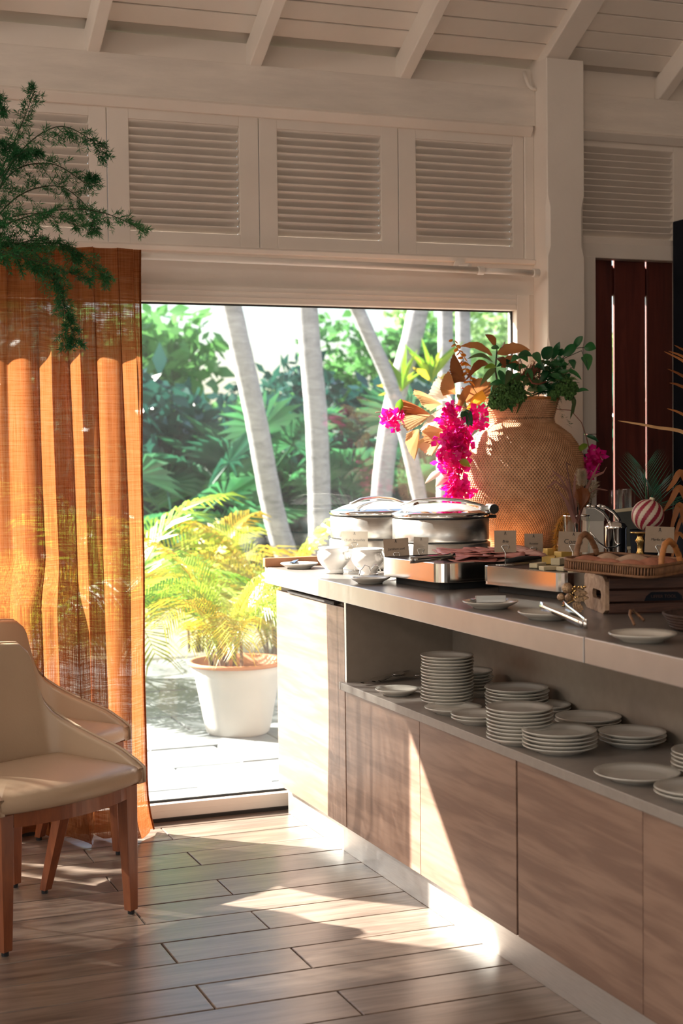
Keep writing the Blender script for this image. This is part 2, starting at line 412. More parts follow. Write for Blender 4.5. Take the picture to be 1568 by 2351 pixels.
MB().box(1.782, 2.6, Y0, 5.12, 0.001, .106).build('base_frame', DARKGAP, pl)
lg = MB().box(1.70, 2.80, 5.150, 5.176, .9, .932).build('wooden_ledge', M_wood('orange_ledge_wood', (.46, .17, .07), (.62, .28, .12), (1, 8, 8), 3, .4), bevel=.002)
tag(lg, 'narrow orange brown wooden ledge along the window end of the worktop', 'ledge')

# tall dark partition cabinet on the right
tc_ = thing('tall_dark_cabinet', 'tall black cabinet standing right of the dark red door', 'cabinet', (3.445, 4.2, 0))
MB().box(0, .5, -1.4, .97, .08, 2.22).build('carcass', NAVY, tc_, bevel=.004)
MB().box(.03, .47, -1.37, .92, 0, .08).build('foot_plinth', RUBBER, tc_)

# curtain rod
rd = thing('curtain_rod', 'white painted curtain rod above the glass door', 'curtain rod', (0, 0, 0))
YR = 5.085
MB().tube([(-.9, YR, 2.006), (1.9, YR, 1.992), (2.545, YR, 1.987)], .0125, 12).build('rod', PAINT, rd, smooth=True)
MB().tube([(2.53, YR, 1.987), (2.778, YR, 1.985)], .0115, 12).build('inner_rod', PAINT, rd, smooth=True)
MB().tube([(2.530, YR, 1.987), (2.556, YR, 1.987)], .0165, 14).build('collar', PAINT, rd, bevel=.002)
MB().tube([(2.765, YR, 1.985), (2.790, YR, 1.985)], .0165, 14).build('end_cap', PAINT, rd, bevel=.002)
mb = MB().tube([(2.50, YR, 2.003), (2.50, 5.178, 2.012)], .009, 8)
mb.lathe([(.001, 0), (.026, 0), (.026, .010), (.001, .014)], 16, M=Matrix.Translation((2.50, 5.178, 2.012)) @ Matrix.Rotation(pi/2, 4, 'X'))
mb.build('bracket', PAINT, rd, smooth=False, bevel=.002)
mb = MB().tube([(.2, YR, 2.004), (.2, 5.178, 2.012)], .009, 8); mb.build('bracket', PAINT, rd)
# ================================================================ CURTAINS
def M_curtain():
    mt, t, b, o = newmat('orange_linen')
    v = coords(t, (1, 1, 1))
    warp = tnoise(t, coords(t, (640, 90, 6)), 1, 3, .6); weft = tnoise(t, coords(t, (10, 10, 760)), 1, 3, .6)
    ad = t.nodes.new('ShaderNodeMath'); ad.operation = 'ADD'; t.links.new(warp, ad.inputs[0]); t.links.new(weft, ad.inputs[1])
    big = tnoise(t, coords(t, (5, 5, 2)), 1, 2); a2 = t.nodes.new('ShaderNodeMath'); a2.operation = 'ADD'
    t.links.new(ad.outputs[0], a2.inputs[0]); t.links.new(big, a2.inputs[1])
    col = ramp(t, ad.outputs[0], [(.70, (.30, .085, .018)), (1.0, (.62, .22, .06)), (1.25, (.74, .30, .09))])
    # ramp positions are clamped to 1, so scale the sum first
    sc = t.nodes.new('ShaderNodeMath'); sc.operation = 'MULTIPLY'; sc.inputs[1].default_value = .5; t.links.new(ad.outputs[0], sc.inputs[0])
    col = ramp(t, sc.outputs[0], [(.34, (.16, .040, .011)), (.5, (.285, .090, .026)), (.64, (.39, .150, .055))])
    b.inputs['Roughness'].default_value = .9; b.inputs['Specular IOR Level'].default_value = .1
    t.links.new(col, b.inputs['Base Color'])
    tl = t.nodes.new('ShaderNodeBsdfTranslucent'); t.links.new(col, tl.inputs[0])
    m1 = t.nodes.new('ShaderNodeMixShader'); m1.inputs[0].default_value = .55
    t.links.new(b.outputs[0], m1.inputs[1]); t.links.new(tl.outputs[0], m1.inputs[2])
    tp = t.nodes.new('ShaderNodeBsdfTransparent')
    hole = ramp(t, sc.outputs[0], [(.47, (0, 0, 0)), (.60, (.27, .27, .27))])
    m2 = t.nodes.new('ShaderNodeMixShader'); t.links.new(hole, m2.inputs[0])
    t.links.new(m1.outputs[0], m2.inputs[1]); t.links.new(tp.outputs[0], m2.inputs[2]); t.links.new(m2.outputs[0], o.inputs[0])
    return mt
LINEN = M_curtain()
def M_heading():
    mt = LINEN.copy(); mt.name = 'doubled_linen'
    for n in mt.node_tree.nodes:
        if n.bl_idname == 'ShaderNodeValToRGB' and n.color_ramp.elements[0].color[0] < .01:
            n.color_ramp.elements[1].color = (.06, .06, .06, 1)
    return mt
LINEN2 = M_heading()

def curtain(name, label, x0, x1, ztop, seed, back=lambda x, z: 0, nf=5):
    r = random.Random(seed); t = thing(name, label, 'curtain', (0, 0, 0))
    cen = []                                   # fold centres, amplitudes
    for i in range(nf): cen.append((x0 + (x1-x0)*(i+.5)/nf + r.uniform(-.03, .03), r.uniform(.028, .05), r.uniform(.03, .05)))
    if name == 'curtain' and seed == 3: cen = [(.60, .03, .05), (.69, .03, .03), (.79, .022, .03), (.885, .045, .026), (.94, -.03, .02), (.985, .06, .022), (1.032, -.035, .018), (1.075, .035, .022), (1.157, .032, .028), (1.212, -.016, .02)]
    NX, NZ = 190, 64
    def pt(u, v):
        x = x0 + (x1-x0)*u; z = ztop*(1-v) + .004*v
        y = 5.05 + .008*sin(u*31+1)*(1-.3*v) + .010*noise.noise(Vector((x*16+seed, v*1.3, 0))) + .006*noise.noise(Vector((x*38+seed, v*2.2, 5))) + .004*sin(v*9+u*20)
        dx = 0
        for c, a, wd in cen:
            wv = wd*(1+.25*sin(v*4+c*9)); q = (x-c - .012*sin(v*3.1+c*5))/wv
            g = math.exp(-q*q)
            y -= a*g*(.75+.35*v); dx += -.85*wd*q*g*1.25
        flare = max(0, (v-.9)/.1)**2
        if seed == 3: dx -= .20*max(0, (v-.70)/.30)**.7*max(0, 1-u*3.2)**1.5  # out-of-view left edge flared low, added to keep sun off the floor
        x += dx + .03*flare*(u-.55) + .010*flare*sin(u*40)
        if seed == 5:
            b_ = max(0, min(1, (1.34-z)/.34)); dx_ = .23*b_*b_*(3-2*b_)*max(0, (u-.7)/.3); x += dx_  # lower edge bulged out of view, shaped to block slivers of sun
        if u > .97: y += .006*sin(v*20)
        y += back(x, z) - .035*flare*(1+sin(u*23))
        if v > .985: z = .004 + .010*abs(sin(u*37))
        return (x, y, z)
    rows = [[pt(i/NX, (j/NZ)**1.0) for i in range(NX+1)] for j in range(NZ+1)]
    # the doubled heading band and the single cloth below it
    k = 3
    MB().grid(rows[k:]).build('cloth', LINEN, t, smooth=True)
    h = MB().grid(rows[:k+1]).build('heading_band', LINEN2, t, smooth=True)
    e = [rows[j][-1] for j in range(0, NZ+1, 2)]
    MB().tube(e, .0035, 6, flat=1).build('side_hem', LINEN2, t, smooth=True)
    return t
def push(x, z):
    a = max(0, min(1, (1.02-x)/.14)) * max(0, min(1, (.98-z)/.2))
    return .128*a*a*(3-2*a)
curtain('curtain', 'sheer orange linen curtain hanging in folds left of the glass door', .505, 1.238, 2.012, 3, push)
curtain('curtain', 'second orange linen curtain further along the rod, out of the picture', -.84, .06, 2.012, 5, nf=7)

# ================================================================ CHAIRS
def make_chair():
    t = thing('dining_chair', 'nearest beige leather tub dining chair with red-brown wooden legs', 'chair', (0, 0, 0))
    for sx in (-1, 1):
        # front leg: tapered square, outside faces upright
        rows = []
        for z, h in ((.012, .0145), (.20, .019), (.376, .0215)):
            cx, cy = sx*(.2245-(h-.0145)*.6), -.205+(h-.0145)*.6
            rows.append([(cx-h, cy-h, z), (cx+h, cy-h, z), (cx+h, cy+h, z), (cx-h, cy+h, z), (cx-h, cy-h, z)])
        mb = MB().grid(rows); mb.f += [(3, 2, 1, 0), (10, 11, 12, 13)]; mb.mi += [0, 0]
        lg = mb.build('leg', CHAIRWOOD, t, bevel=.003)
        MB().lathe([(.0005, 0), (.010, 0), (.010, .013), (.0005, .013)], 12, (sx*.2245, -.205, 0)).build('rubber_foot', RUBBER, lg)
        rows = []
        for z, h in ((.012, .0135), (.20, .018), (.376, .021)):
            f = z/.376; cx, cy = sx*(.203+.020*f), .150-.105*f
            rows.append([(cx-h, cy-h, z), (cx+h, cy-h, z), (cx+h, cy+h, z), (cx-h, cy+h, z), (cx-h, cy-h, z)])
        mb = MB().grid(rows); mb.f += [(3, 2, 1, 0), (10, 11, 12, 13)]; mb.mi += [0, 0]
        lg = mb.build('leg', CHAIRWOOD, t, bevel=.003)
        MB().lathe([(.0005, 0), (.010, 0), (.010, .013), (.0005, .013)], 12, (sx*.203, .150, 0)).build('rubber_foot', RUBBER, lg)
    # seat outline: bulged front, straight sides
    def outline(sh):
        o = []
        n = 14
        for i in range(n+1):
            u = -1+2*i/n; o.append((u*(.247-sh), -.232+sh-.042*(1-u*u)))
        for i in range(1, 7):
            o.append(((.247-sh), -.232+sh+(.352-2*sh)*i/6))
        for i in range(1, n):
            u = 1-2*i/n; o.append((u*(.247-sh), .12-sh+.02*(1-u*u)))
        for i in range(6): o.append((-(.247-sh), .12-sh-(.352-2*sh)*i/6))
        return o
    rings = [(.010, .377), (.002, .382), (-.002, .392), (-.002, .406), (.003, .418), (.013, .427), (.032, .433), (.07, .439), (.12, .443)]
    mb = MB(); rows = []
    for sh_, z in rings:
        o = outline(sh_); rows.append([(x, y, z) for x, y in o] + [(o[0][0], o[0][1], z)])
    mb.grid(rows); n = len(rows[0])
    mb.f.append(tuple(range(n-1))[::-1]); mb.mi.append(0)
    b = (len(rows)-1)*n; mb.f.append(tuple(range(b, b+n-1))); mb.mi.append(0)
    mb.build('seat', LEATHER, t, smooth=True)
    # curved front rail and side rails
    front = [(-.2+.4*i/12, -.222-.040*(1-(-1+2*i/12)**2)) for i in range(13)]
    mb = MB(); rows = []
    for x, y in front: rows.append([(x, y, .338), (x, y, .379), (x, y+.022, .379), (x, y+.022, .338), (x, y, .338)])
    mb.grid(rows).build('front_rail', CHAIRWOOD, t)
    for sx in (-1, 1): MB().box(sx*.225-.01, sx*.225+.01, -.185, .045, .340, .378).build('side_rail', CHAIRWOOD, t, bevel=.002)
    MB().box(-.2, .2, .03, .05, .340, .378).build('rear_rail', CHAIRWOOD, t, bevel=.002)
    # upholstered shell: arms sweep up into the back
    path = []
    for i in range(17): path.append((.262, -.232+.272*i/16))
    for i in range(1, 27): a = (pi/2)*i/26; path.append((.262-.075*(1-cos(a)), .04+.098*sin(a)))
    half = path[:]
    for i in range(1, 9): path.append((.187-.187*i/8, .138+.018*sin(pi/2*i/8)))
    full = path + [(-x, y) for x, y in path[:-1][::-1]]
    d = [0]
    for a, b2 in zip(full, full[1:]): d.append(d[-1]+math.hypot(b2[0]-a[0], b2[1]-a[1]))
    mid = d[-1]/2
    def hgt(s):
        s = min(s, d[-1]-s)
        pts = [(0, .420), (.03, .436), (.09, .462), (.20, .489), (.27, .509), (.31, .525), (.345, .547), (.37, .577), (.386, .618), (.397, .672), (.405, .722), (.414, .746), (.435, .756), (.48, .759), (mid+.01, .765)]
        for (a, za), (b3, zb) in zip(pts, pts[1:]):
            if s <= b3: return za+(zb-za)*(s-a)/(b3-a)
        return pts[-1][1]
    NZ = 12; rows = []; top = []; T = .026
    cen_ = Vector((0, -.05))
    for i, (x, y) in enumerate(full):
        h = hgt(d[i]); p0 = full[max(i-1, 0)]; p1 = full[min(i+1, len(full)-1)]
        tn = Vector((p1[0]-p0[0], p1[1]-p0[1])).normalized(); nn = Vector((tn.y, -tn.x))
        if nn.dot(Vector((x, y))-cen_) < 0: nn = -nn
        col = []
        def P(off, z):
            lean = max(0, z-.42)*(.22 if y > .03 else .22*max(0, (y+.10)/.13))
            return (x+nn.x*(off)*1.0, y+nn.y*off+lean, z)
        z0 = .376
        for k in range(NZ+1): col.append(P(0 if k not in (0,) else -.004, z0+(h-.006-z0)*k/NZ))
        col += [P(-.004, h), P(-T+.004, h), P(-T, h-.006)]
        for k in range(NZ, -1, -1): col.append(P(-T, z0+(h-.012-z0)*k/NZ))
        col.append(col[0]); rows.append(col); top.append(P(-.002, h+.001))
    mb = MB().grid(rows); n = len(rows[0])
    mb.f.append(tuple(range(n-1))); mb.mi.append(0)
    b = (len(rows)-1)*n; mb.f.append(tuple(range(b, b+n-1))[::-1]); mb.mi.append(0)
    mb.build('back_shell', LEATHER, t, smooth=True)
    MB().tube([(.258, -.235, .379)]+[(x, y-.002*(i < 3), z) for i, (x, y, z) in enumerate(top)]+[(-.258, -.235, .379)], .0042, 6).build('piping', LEATHER, t, smooth=True)
    return t
ch = make_chair(); ch.location = (.668, 4.2555, 0); ch.rotation_euler = (0, 0, radians(29.6))
c2 = copy_tree(ch); c2.location = (.774, 4.880, 0); c2.rotation_euler = (0, 0, radians(33))
c2['label'] = 'farther beige tub dining chair pushed against the orange curtain'

# ================================================================ HANGING FERN
FERN = M_leaf('fern_green', (.025, .16, .055), (.08, .33, .10), .4, .5)
STEM = M_plain('dark_stem', (.035, .045, .02), .6)
BASKET = M_wood('dark_coir_pot', (.09, .022, .012), (.24, .06, .03), (14, 14, 2), 3, .8, 2, bmp=.4)
fe = thing('hanging_fern', 'feathery green asparagus fern in a dark hanging pot above the curtain', 'plant', (.545, 4.40, 1.86))
MB().lathe([(.001, -.10), (.07, -.10), (.105, -.03), (.125, .09), (.118, .095), (.10, .06), (.001, .05)], 24).build('pot', BASKET, fe, smooth=True)
for k in range(3):
    a = 2*pi*k/3+.4; MB().tube([(.12*cos(a), .12*sin(a), .09), (0, 0, .75), (0, 0, 2.02)], .003, 6).build('hanging_wire', RUBBER, fe)
r = random.Random(21)
def fern_stem(pts, needles, dens=1.0, side=.07):
    # a wiry stem with short side twigs carrying tufts of needles
    n = 26; P = [Vector(p) for p in pts]; C = []
    for i in range(n+1):
        u = i/n*(len(P)-1); k = min(int(u), len(P)-2); f = u-k
        p0 = P[max(k-1, 0)]; p1 = P[k]; p2 = P[k+1]; p3 = P[min(k+2, len(P)-1)]
        C.append(.5*((2*p1)+(-p0+p2)*f+(2*p0-5*p1+4*p2-p3)*f*f+(-p0+3*p1-3*p2+p3)*f**3))
    MB().tube(C, [.0026-.0018*i/n for i in range(n+1)], 5).build('stem', STEM, fe)
    for i in range(3, n+1):
        for q in range(2 if r.random() < dens else 1):
            d = (C[i]-C[i-1]).normalized(); sd_ = Vector((r.gauss(0, 1), r.gauss(0, .6), r.gauss(0, .8))); sd_ = (sd_-d*sd_.dot(d)).normalized()
            L = side*r.uniform(.35, 1)*(1.1-.7*i/n); tip = C[i]+(sd_*.75+d*.6).normalized()*L+Vector((0, 0, -.25*L))
            for s in range(1, 5):
                p = C[i].lerp(tip, s/4); dd = (tip-C[i]).normalized()
                needles.tube([C[i].lerp(tip, (s-1)/4), p], .0007, 3, cap=False)
                for w_ in range(8):
                    nd = (dd*.6+Vector((r.gauss(0, 1), r.gauss(0, 1), r.gauss(0, 1))).normalized()).normalized()
                    l = r.uniform(.011, .022); sv = nd.orthogonal().normalized()*.0014
                    e = p+nd*l; m_ = p+nd*l*.5
                    needles.add([p, m_+sv, e, m_-sv], [(0, 1, 2, 3)])
needles = MB()
stems = [
 [(.05, -.02, .06), (.12, -.04, .26), (.18, -.05, .40), (.22, -.05, .50)],
 [(.05, .0, .06), (.16, -.03, .30), (.28, -.04, .40), (.38, -.04, .37), (.42, -.03, .33)],
 [(.04, -.05, .06), (.14, -.06, .25), (.26, -.06, .29), (.36, -.06, .24), (.38, -.05, .26)],
 [(.05, .02, .06), (.17, .0, .20), (.30, .02, .24), (.39, .02, .17), (.40, .03, .12)],
 [(.05, -.04, .06), (.15, -.08, .12), (.30, -.08, .16), (.42, -.08, .15), (.52, -.07, .11)],
 [(.05, .0, .06), (.18, -.05, .06), (.30, -.06, .06), (.38, -.06, .0), (.42, -.05, -.03)],
 [(.05, -.06, .05), (.14, -.12, .02), (.24, -.13, -.04), (.29, -.12, -.16), (.31, -.12, -.22)],
 [(.04, -.06, .05), (.16, -.11, .05), (.25, -.12, -.03), (.28, -.12, -.12), (.28, -.11, -.23)],
 [(.0, -.08, .06), (.06, -.14, .16), (.14, -.16, .28), (.20, -.16, .31)],
 [(.0, -.08, .06), (.08, -.15, .10), (.20, -.17, .13), (.32, -.16, .10)],
 [(.0, -.08, .06), (.10, -.16, .02), (.22, -.17, -.01), (.34, -.16, -.05)],
 [(-.02, -.02, .06), (.06, -.03, .34), (.10, -.03, .48), (.13, -.03, .44)],
 [(-.02, -.05, .06), (.04, -.10, .25), (.10, -.12, .33), (.16, -.12, .30)],
 [(.05, -.03, .05), (.13, -.05, .05), (.22, -.06, .07), (.33, -.06, .03)],
 [(-.05, -.05, .05), (-.12, -.08, .2), (-.22, -.08, .3), (-.3, -.08, .25)],
 [(-.05, .03, .05), (-.14, .05, .1), (-.26, .06, .1), (-.34, .06, 0)],
]
for st in stems: fern_stem(st, needles, 1.0)
tag(needles.build('foliage', FERN, fe), kind='stuff')

# ================================================================ THE GARDEN
GROUND = M_plain('garden_ground', (.16, .15, .09), .9, var=.4, scale=2)
PAVER = M_wood('pale_stone_paver', (.125, .138, .147), (.195, .208, .213), (2, 2, 2), 2.5, .7, .8, rnd=.14, bmp=.3)
struct('ground', MB().box(-30, 45, 5.3, 70, -.30, -.075), GROUND)
te = struct('terrace', MB().box(-3, 6, 5.29, 9.6, -.07, -.022), M_plain('sandy_joint', (.16, .15, .13), .9))
pme = []
for k in range(5):
    q = random.Random(k); j = lambda: q.uniform(-.004, .004)
    pw, pd = .60, .40
    mb = MB(); base = [(.004+j(), .004+j()), (pw-.004+j(), .004+j()), (pw-.004+j(), pd-.004+j()), (.004+j(), pd-.004+j())]
    mb.prism(base, -.05, -.010, 'z'); pme.append(mb)
shared = {}
for i in range(10):
    for j in range(9):
        y = 5.305+i*.40; x = -.5+j*.60+(.3 if i % 2 else 0)
        k = rng.randrange(5)
        if k not in shared:
            o = pme[k].build('paver', PAVER, te, bevel=.006); shared[k] = o.data
        else: o = link('paver', shared[k], te, bevel=.006)
        o.location = (x, y, rng.uniform(-.004, .003))

PALMS = {}
YEL = M_leaf('areca_yellow', (.56, .38, .02), (.34, .42, .035), .5, .35)
GRN = M_leaf('areca_green', (.15, .32, .02), (.34, .45, .035), .5, .35)
DKF = M_leaf('dark_palm_green', (.018, .10, .055), (.06, .24, .08), .35, .35)
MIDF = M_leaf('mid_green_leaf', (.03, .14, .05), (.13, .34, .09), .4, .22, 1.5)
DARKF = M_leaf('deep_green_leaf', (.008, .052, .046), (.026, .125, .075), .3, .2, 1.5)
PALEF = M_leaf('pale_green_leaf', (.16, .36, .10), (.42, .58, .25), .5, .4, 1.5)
CANE = M_plain('brown_cane', (.16, .09, .05), .6, var=.4, scale=20)
TRUNK = M_wood('pale_palm_bark', (.19, .187, .192), (.37, .365, .38), (3, 3, 9), 2.2, .8, 1.0, bmp=.5)
def frond_mesh(L, elev, droop, nl, ll, lw, seed, vee=.55):
    q = random.Random(seed); mb = MB(); n = 14; C = []; p = Vector((0, 0, 0)); a = elev
    for i in range(n+1):
        C.append(p.copy()); p = p+Vector((cos(a), 0, sin(a)))*L/n; a -= droop/n*(.4+1.2*i/n)
    mb.tube(C, [.006*(1-.85*i/n)*(L/.9) for i in range(n+1)], 5, cap=False)
    for i in range(nl):
        u = .22+.78*i/(nl-1); f = u*n; k = min(int(f), n-1); o = C[k].lerp(C[k+1], f-k); d = (C[min(k+1, n)]-C[k]).normalized()
        l = ll*(.45+1.1*sin(pi*min(1, u*.78+.12)))*.62*q.uniform(.9, 1.1)
        for s in (-1, 1):
            sd_ = Vector((0, s, 0)); upv = d.cross(sd_)*s
            dr = (d*(.62+.5*u)+sd_*.8+Vector((0, 0, vee*.6*(1-u)))).normalized()
            q1 = o+dr*l*.5+Vector((0, 0, .02*l)); q2 = o+dr*l+Vector((0, 0, -.32*l*q.uniform(.6, 1.3)))
            wv = d*lw
            mb.add([o-wv*.4, o+wv*.4, q1+wv, q1-wv, q2], [(0, 1, 2, 3), (3, 2, 4)])
    return mb
def areca(label, loc, n, L, h, seed, group, mats, pot=False, name='areca_palm', tall=1.25, ncane=7):
    q = random.Random(seed); t = thing(name, label, 'palm', loc, q.uniform(0, 6), group)
    if pot: pot(t)
    for c in range(ncane):
        a = q.uniform(0, 6.28); rr = q.uniform(.01, .075); hh = h*q.uniform(.35, .75); lx = q.uniform(-.06, .06); ly = q.uniform(-.06, .06)
        MB().tube([(rr*cos(a), rr*sin(a), 0), (rr*cos(a)+lx*.5, rr*sin(a)+ly*.5, hh*.5), (rr*cos(a)+lx, rr*sin(a)+ly, hh)], [.011, .009, .006], 6).build('cane', CANE, t)
    for i in range(n):
        key = (name, L, i % 5)
        a = 2*pi*i/n*2.4+q.uniform(-.4, .4); rr = q.uniform(0, .06)
        if key not in PALMS:
            el = radians([80, 66, 52, 40, 72][i % 5]); dp = radians([75, 90, 105, 90, 120][i % 5])
            PALMS[key] = frond_mesh(L*q.uniform(.85, 1.05), el, dp, 26, .30*L/.8, .008*L/.8, seed+i)
            o = PALMS[key].build('frond', mats[i % len(mats)], t); PALMS[key] = [o.data]
        else:
            o = link('frond', PALMS[key][0], t)
        o.location = (rr*cos(a), rr*sin(a), h*q.uniform(.25, .6)); o.rotation_euler = (q.uniform(-.15, .15), 0, a); s_ = q.uniform(.8, 1.12); o.scale = (s_, s_, s_)
    return t
POTW = M_plain('white_garden_pot', (.52, .50, .465), .6, var=.05, scale=5, bmp=.1)
TERRA = M_plain('terracotta_rim', (.50, .20, .09), .7, var=.15)
SOIL = M_plain('potting_soil', (.05, .035, .025), .95, var=.4, scale=30)
pt_ = thing('garden_pot', 'white tapered garden pot with terracotta rim on the paved terrace', 'pot', (2.083, 6.75, -.012)); pt_.scale = (1.06, 1.06, 1.03)
MB().lathe([(.001, 0), (.130, 0), (.140, .012), (.150, .05), (.190, .27), (.212, .318), (.205, .322), (.186, .30)], 40).build('pot_wall', POTW, pt_, smooth=True)
MB().lathe([(.211, .317), (.222, .322), (.224, .332), (.216, .338), (.200, .334), (.186, .300), (.170, .27), (.198, .31)], 40, closed=True).build('rim', TERRA, pt_, smooth=True)
MB().lathe([(.001, .27), (.186, .27), (.186, .26), (.001, .26)], 32).build('soil', SOIL, pt_)
areca('yellow green areca palm growing in the white garden pot', (2.035, 6.75, .26), 24, .62, .30, 11, None, [YEL, GRN, YEL], name='potted_palm', ncane=12)
AG = None
for i, (x, y, n, L, lab, ms) in enumerate([
    (1.95, 8.7, 20, 1.2, 'areca palm clump half hidden behind the curtain edge', [GRN, YEL]),
    (3.05, 9.1, 22, .95, 'bright yellow areca palm clump behind the white garden pot', [YEL, YEL, GRN]),
    (3.42, 8.8, 16, .70, 'sunlit areca palm clump beyond the end of the counter', [YEL, GRN]),
    (2.75, 9.9, 18, 1.0, 'rear areca palm clump between potted palm and dark hedge', [YEL, GRN]),
    (1.30, 8.0, 12, 1.0, 'areca palm clump behind the orange curtain', [GRN, YEL])]):
    areca(lab, (x, y, -.06), n, L, .45, 40+i*7, AG, ms, name='areca_palm_%s' % 'abcde'[i] if False else 'areca_palm', ncane=6)

# palm trunks
def trunk(label, pts, r0, r1):
    t = thing('palm_tree', label, 'tree', (0, 0, 0))
    P = [Vector(p) for p in pts]; n = 40; C = []; R = []
    for i in range(n+1):
        u = i/n*(len(P)-1); k = min(int(u), len(P)-2); f = u-k
        p0 = P[max(k-1, 0)]; p1 = P[k]; p2 = P[k+1]; p3 = P[min(k+2, len(P)-1)]
        C.append(.5*((2*p1)+(-p0+p2)*f+(2*p0-5*p1+4*p2-p3)*f*f+(-p0+3*p1-3*p2+p3)*f**3)); R.append((r0+(r1-r0)*i/n)*(1+.035*(i % 2)))
    MB().tube(C, R, 14).build('trunk', TRUNK, t, smooth=True)
trunk('pale palm trunk leaning left, first from the curtain', [(4.05, 11, -.1), (3.745, 11, .69), (3.565, 11, 1.60), (3.385, 11, 2.43), (3.0, 11, 4.2), (2.7, 11, 6.4)], .092, .07)
trunk('straight pale palm trunk rising behind the far chafing dish', [(4.12, 11, -.1), (4.092, 11, .47), (4.07, 11, 1.50), (4.0, 11, 2.43), (3.9, 11, 4.4), (3.85, 11, 6.8)], .096, .075)
trunk('slender palm trunk leaning left towards the window head', [(5.08, 11, -.1), (4.94, 11, .93), (4.72, 11, 1.77), (4.43, 11, 2.4), (3.9, 11, 3.6), (3.3, 11, 7)], .064, .05)
trunk('palm trunk leaning right across the slender one behind the bougainvillea', [(4.66, 11.25, -.1), (4.72, 11.25, .97), (4.84, 11.25, 1.70), (5.06, 11.25, 2.45), (5.4, 11.25, 4.2), (5.6, 11.25, 8)], .085, .085)
trunk('grey trunk near the right window jamb, left of two', [(5.42, 11.6, -.1), (5.45, 11.6, 1.2), (5.47, 11.6, 2.5), (5.5, 11.6, 6)], .072, .06)
trunk('grey trunk nearest the right window jamb', [(5.70, 11.8, -.1), (5.72, 11.8, 1.2), (5.73, 11.8, 2.5), (5.7, 11.8, 6)], .072, .06)

# leafy shrubs and trees behind
LEAFM = {}
def leaf_cloud(key, n, rx, ry, rz, ls, seed, shape=1.0):
    if key in LEAFM: return LEAFM[key]
    q = random.Random(seed); mb = MB()
    lobes = [(q.uniform(-.7, .7), q.uniform(-.6, .6), q.uniform(-.75, .75), q.uniform(.35, .6)) for _ in range(12)]
    for i in range(n):
        lx, ly, lz, lr = lobes[q.randrange(12)]
        d = Vector((q.gauss(0, 1), q.gauss(0, 1), q.gauss(0, 1))).normalized()*lr*q.uniform(.55, 1)**.5
        c = Vector(((lx+d.x)*rx, (ly+d.y)*ry, (lz+d.z)*rz))
        dr = Vector((q.gauss(0, 1), q.gauss(0, 1), q.gauss(-.35, .8))).normalized(); sd_ = dr.orthogonal().normalized()
        sd_ = Matrix.Rotation(q.uniform(0, 6.28), 3, dr) @ sd_
        l = ls*q.uniform(.6, 1.3); w_ = l*q.uniform(.18, .3)
        mb.add([c, c+dr*l*.5+sd_*w_, c+dr*l, c+dr*l*.5-sd_*w_], [(0, 1, 2), (0, 2, 3)])
    LEAFM[key] = mb; return mb
SHM = {}
def shrub(name, label, loc, key, mt, scale, rz, trunk_h, group=None, cat='shrub'):
    t = thing(name, label, cat, (loc[0], loc[1], -.08), rz, group)
    k = (key, mt.name)
    if k not in SHM:
        o = leaf_cloud(*CL[key]).build('foliage', mt, t); SHM[k] = o.data
    else: o = link('foliage', SHM[k], t)
    o['kind'] = 'stuff'; o.location = (0, 0, loc[2]); o.scale = scale
    MB().tube([(0, 0, 0), (.06, .03, trunk_h*.5), (.0, 0, trunk_h)], [.07, .055, .04], 8).build('stem', CANE, t)
    return t
CL = {'a': ('a', 3600, 1.0, .8, 1.0, .16, 1), 'b': ('b', 3000, 1.0, .8, 1.0, .24, 2), 'c': ('c', 3600, 1.0, .8, 1.0, .12, 3)}
q = random.Random(5)
spots = [  # x, y, z centre, scale, cloud, material, label
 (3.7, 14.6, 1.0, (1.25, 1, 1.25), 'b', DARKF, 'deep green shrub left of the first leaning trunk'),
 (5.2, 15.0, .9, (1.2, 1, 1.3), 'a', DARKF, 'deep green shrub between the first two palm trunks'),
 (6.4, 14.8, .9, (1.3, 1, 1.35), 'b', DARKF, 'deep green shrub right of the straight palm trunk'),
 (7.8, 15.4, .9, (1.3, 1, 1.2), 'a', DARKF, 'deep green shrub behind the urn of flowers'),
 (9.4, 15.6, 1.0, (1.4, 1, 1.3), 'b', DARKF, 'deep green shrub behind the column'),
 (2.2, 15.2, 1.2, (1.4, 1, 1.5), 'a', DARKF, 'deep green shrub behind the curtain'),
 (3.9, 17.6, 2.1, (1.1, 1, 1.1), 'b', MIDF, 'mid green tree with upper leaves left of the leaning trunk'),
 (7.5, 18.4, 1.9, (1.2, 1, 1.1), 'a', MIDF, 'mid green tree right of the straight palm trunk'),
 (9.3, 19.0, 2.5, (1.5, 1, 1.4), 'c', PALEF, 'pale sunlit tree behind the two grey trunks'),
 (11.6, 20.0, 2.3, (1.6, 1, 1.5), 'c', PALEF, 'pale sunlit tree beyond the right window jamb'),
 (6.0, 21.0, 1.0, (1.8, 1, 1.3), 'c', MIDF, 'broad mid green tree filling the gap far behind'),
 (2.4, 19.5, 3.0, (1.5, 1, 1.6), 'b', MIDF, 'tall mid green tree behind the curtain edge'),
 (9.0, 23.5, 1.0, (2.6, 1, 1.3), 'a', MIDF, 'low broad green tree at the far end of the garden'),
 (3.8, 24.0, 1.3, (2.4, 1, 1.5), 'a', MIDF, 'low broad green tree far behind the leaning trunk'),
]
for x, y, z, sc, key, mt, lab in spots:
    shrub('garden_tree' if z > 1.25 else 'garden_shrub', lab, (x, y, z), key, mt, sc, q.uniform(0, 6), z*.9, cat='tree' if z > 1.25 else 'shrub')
shrub('garden_shrub', 'tall dense shrub added outside the glass, out of view, to shade the chairs', (-2.2, 6.7, 1.2), 'b', DARKF, (.95, .8, 1.45), 1.0, 1.0)  # added out-of-view shrub that blocks low sun through the curtain gap
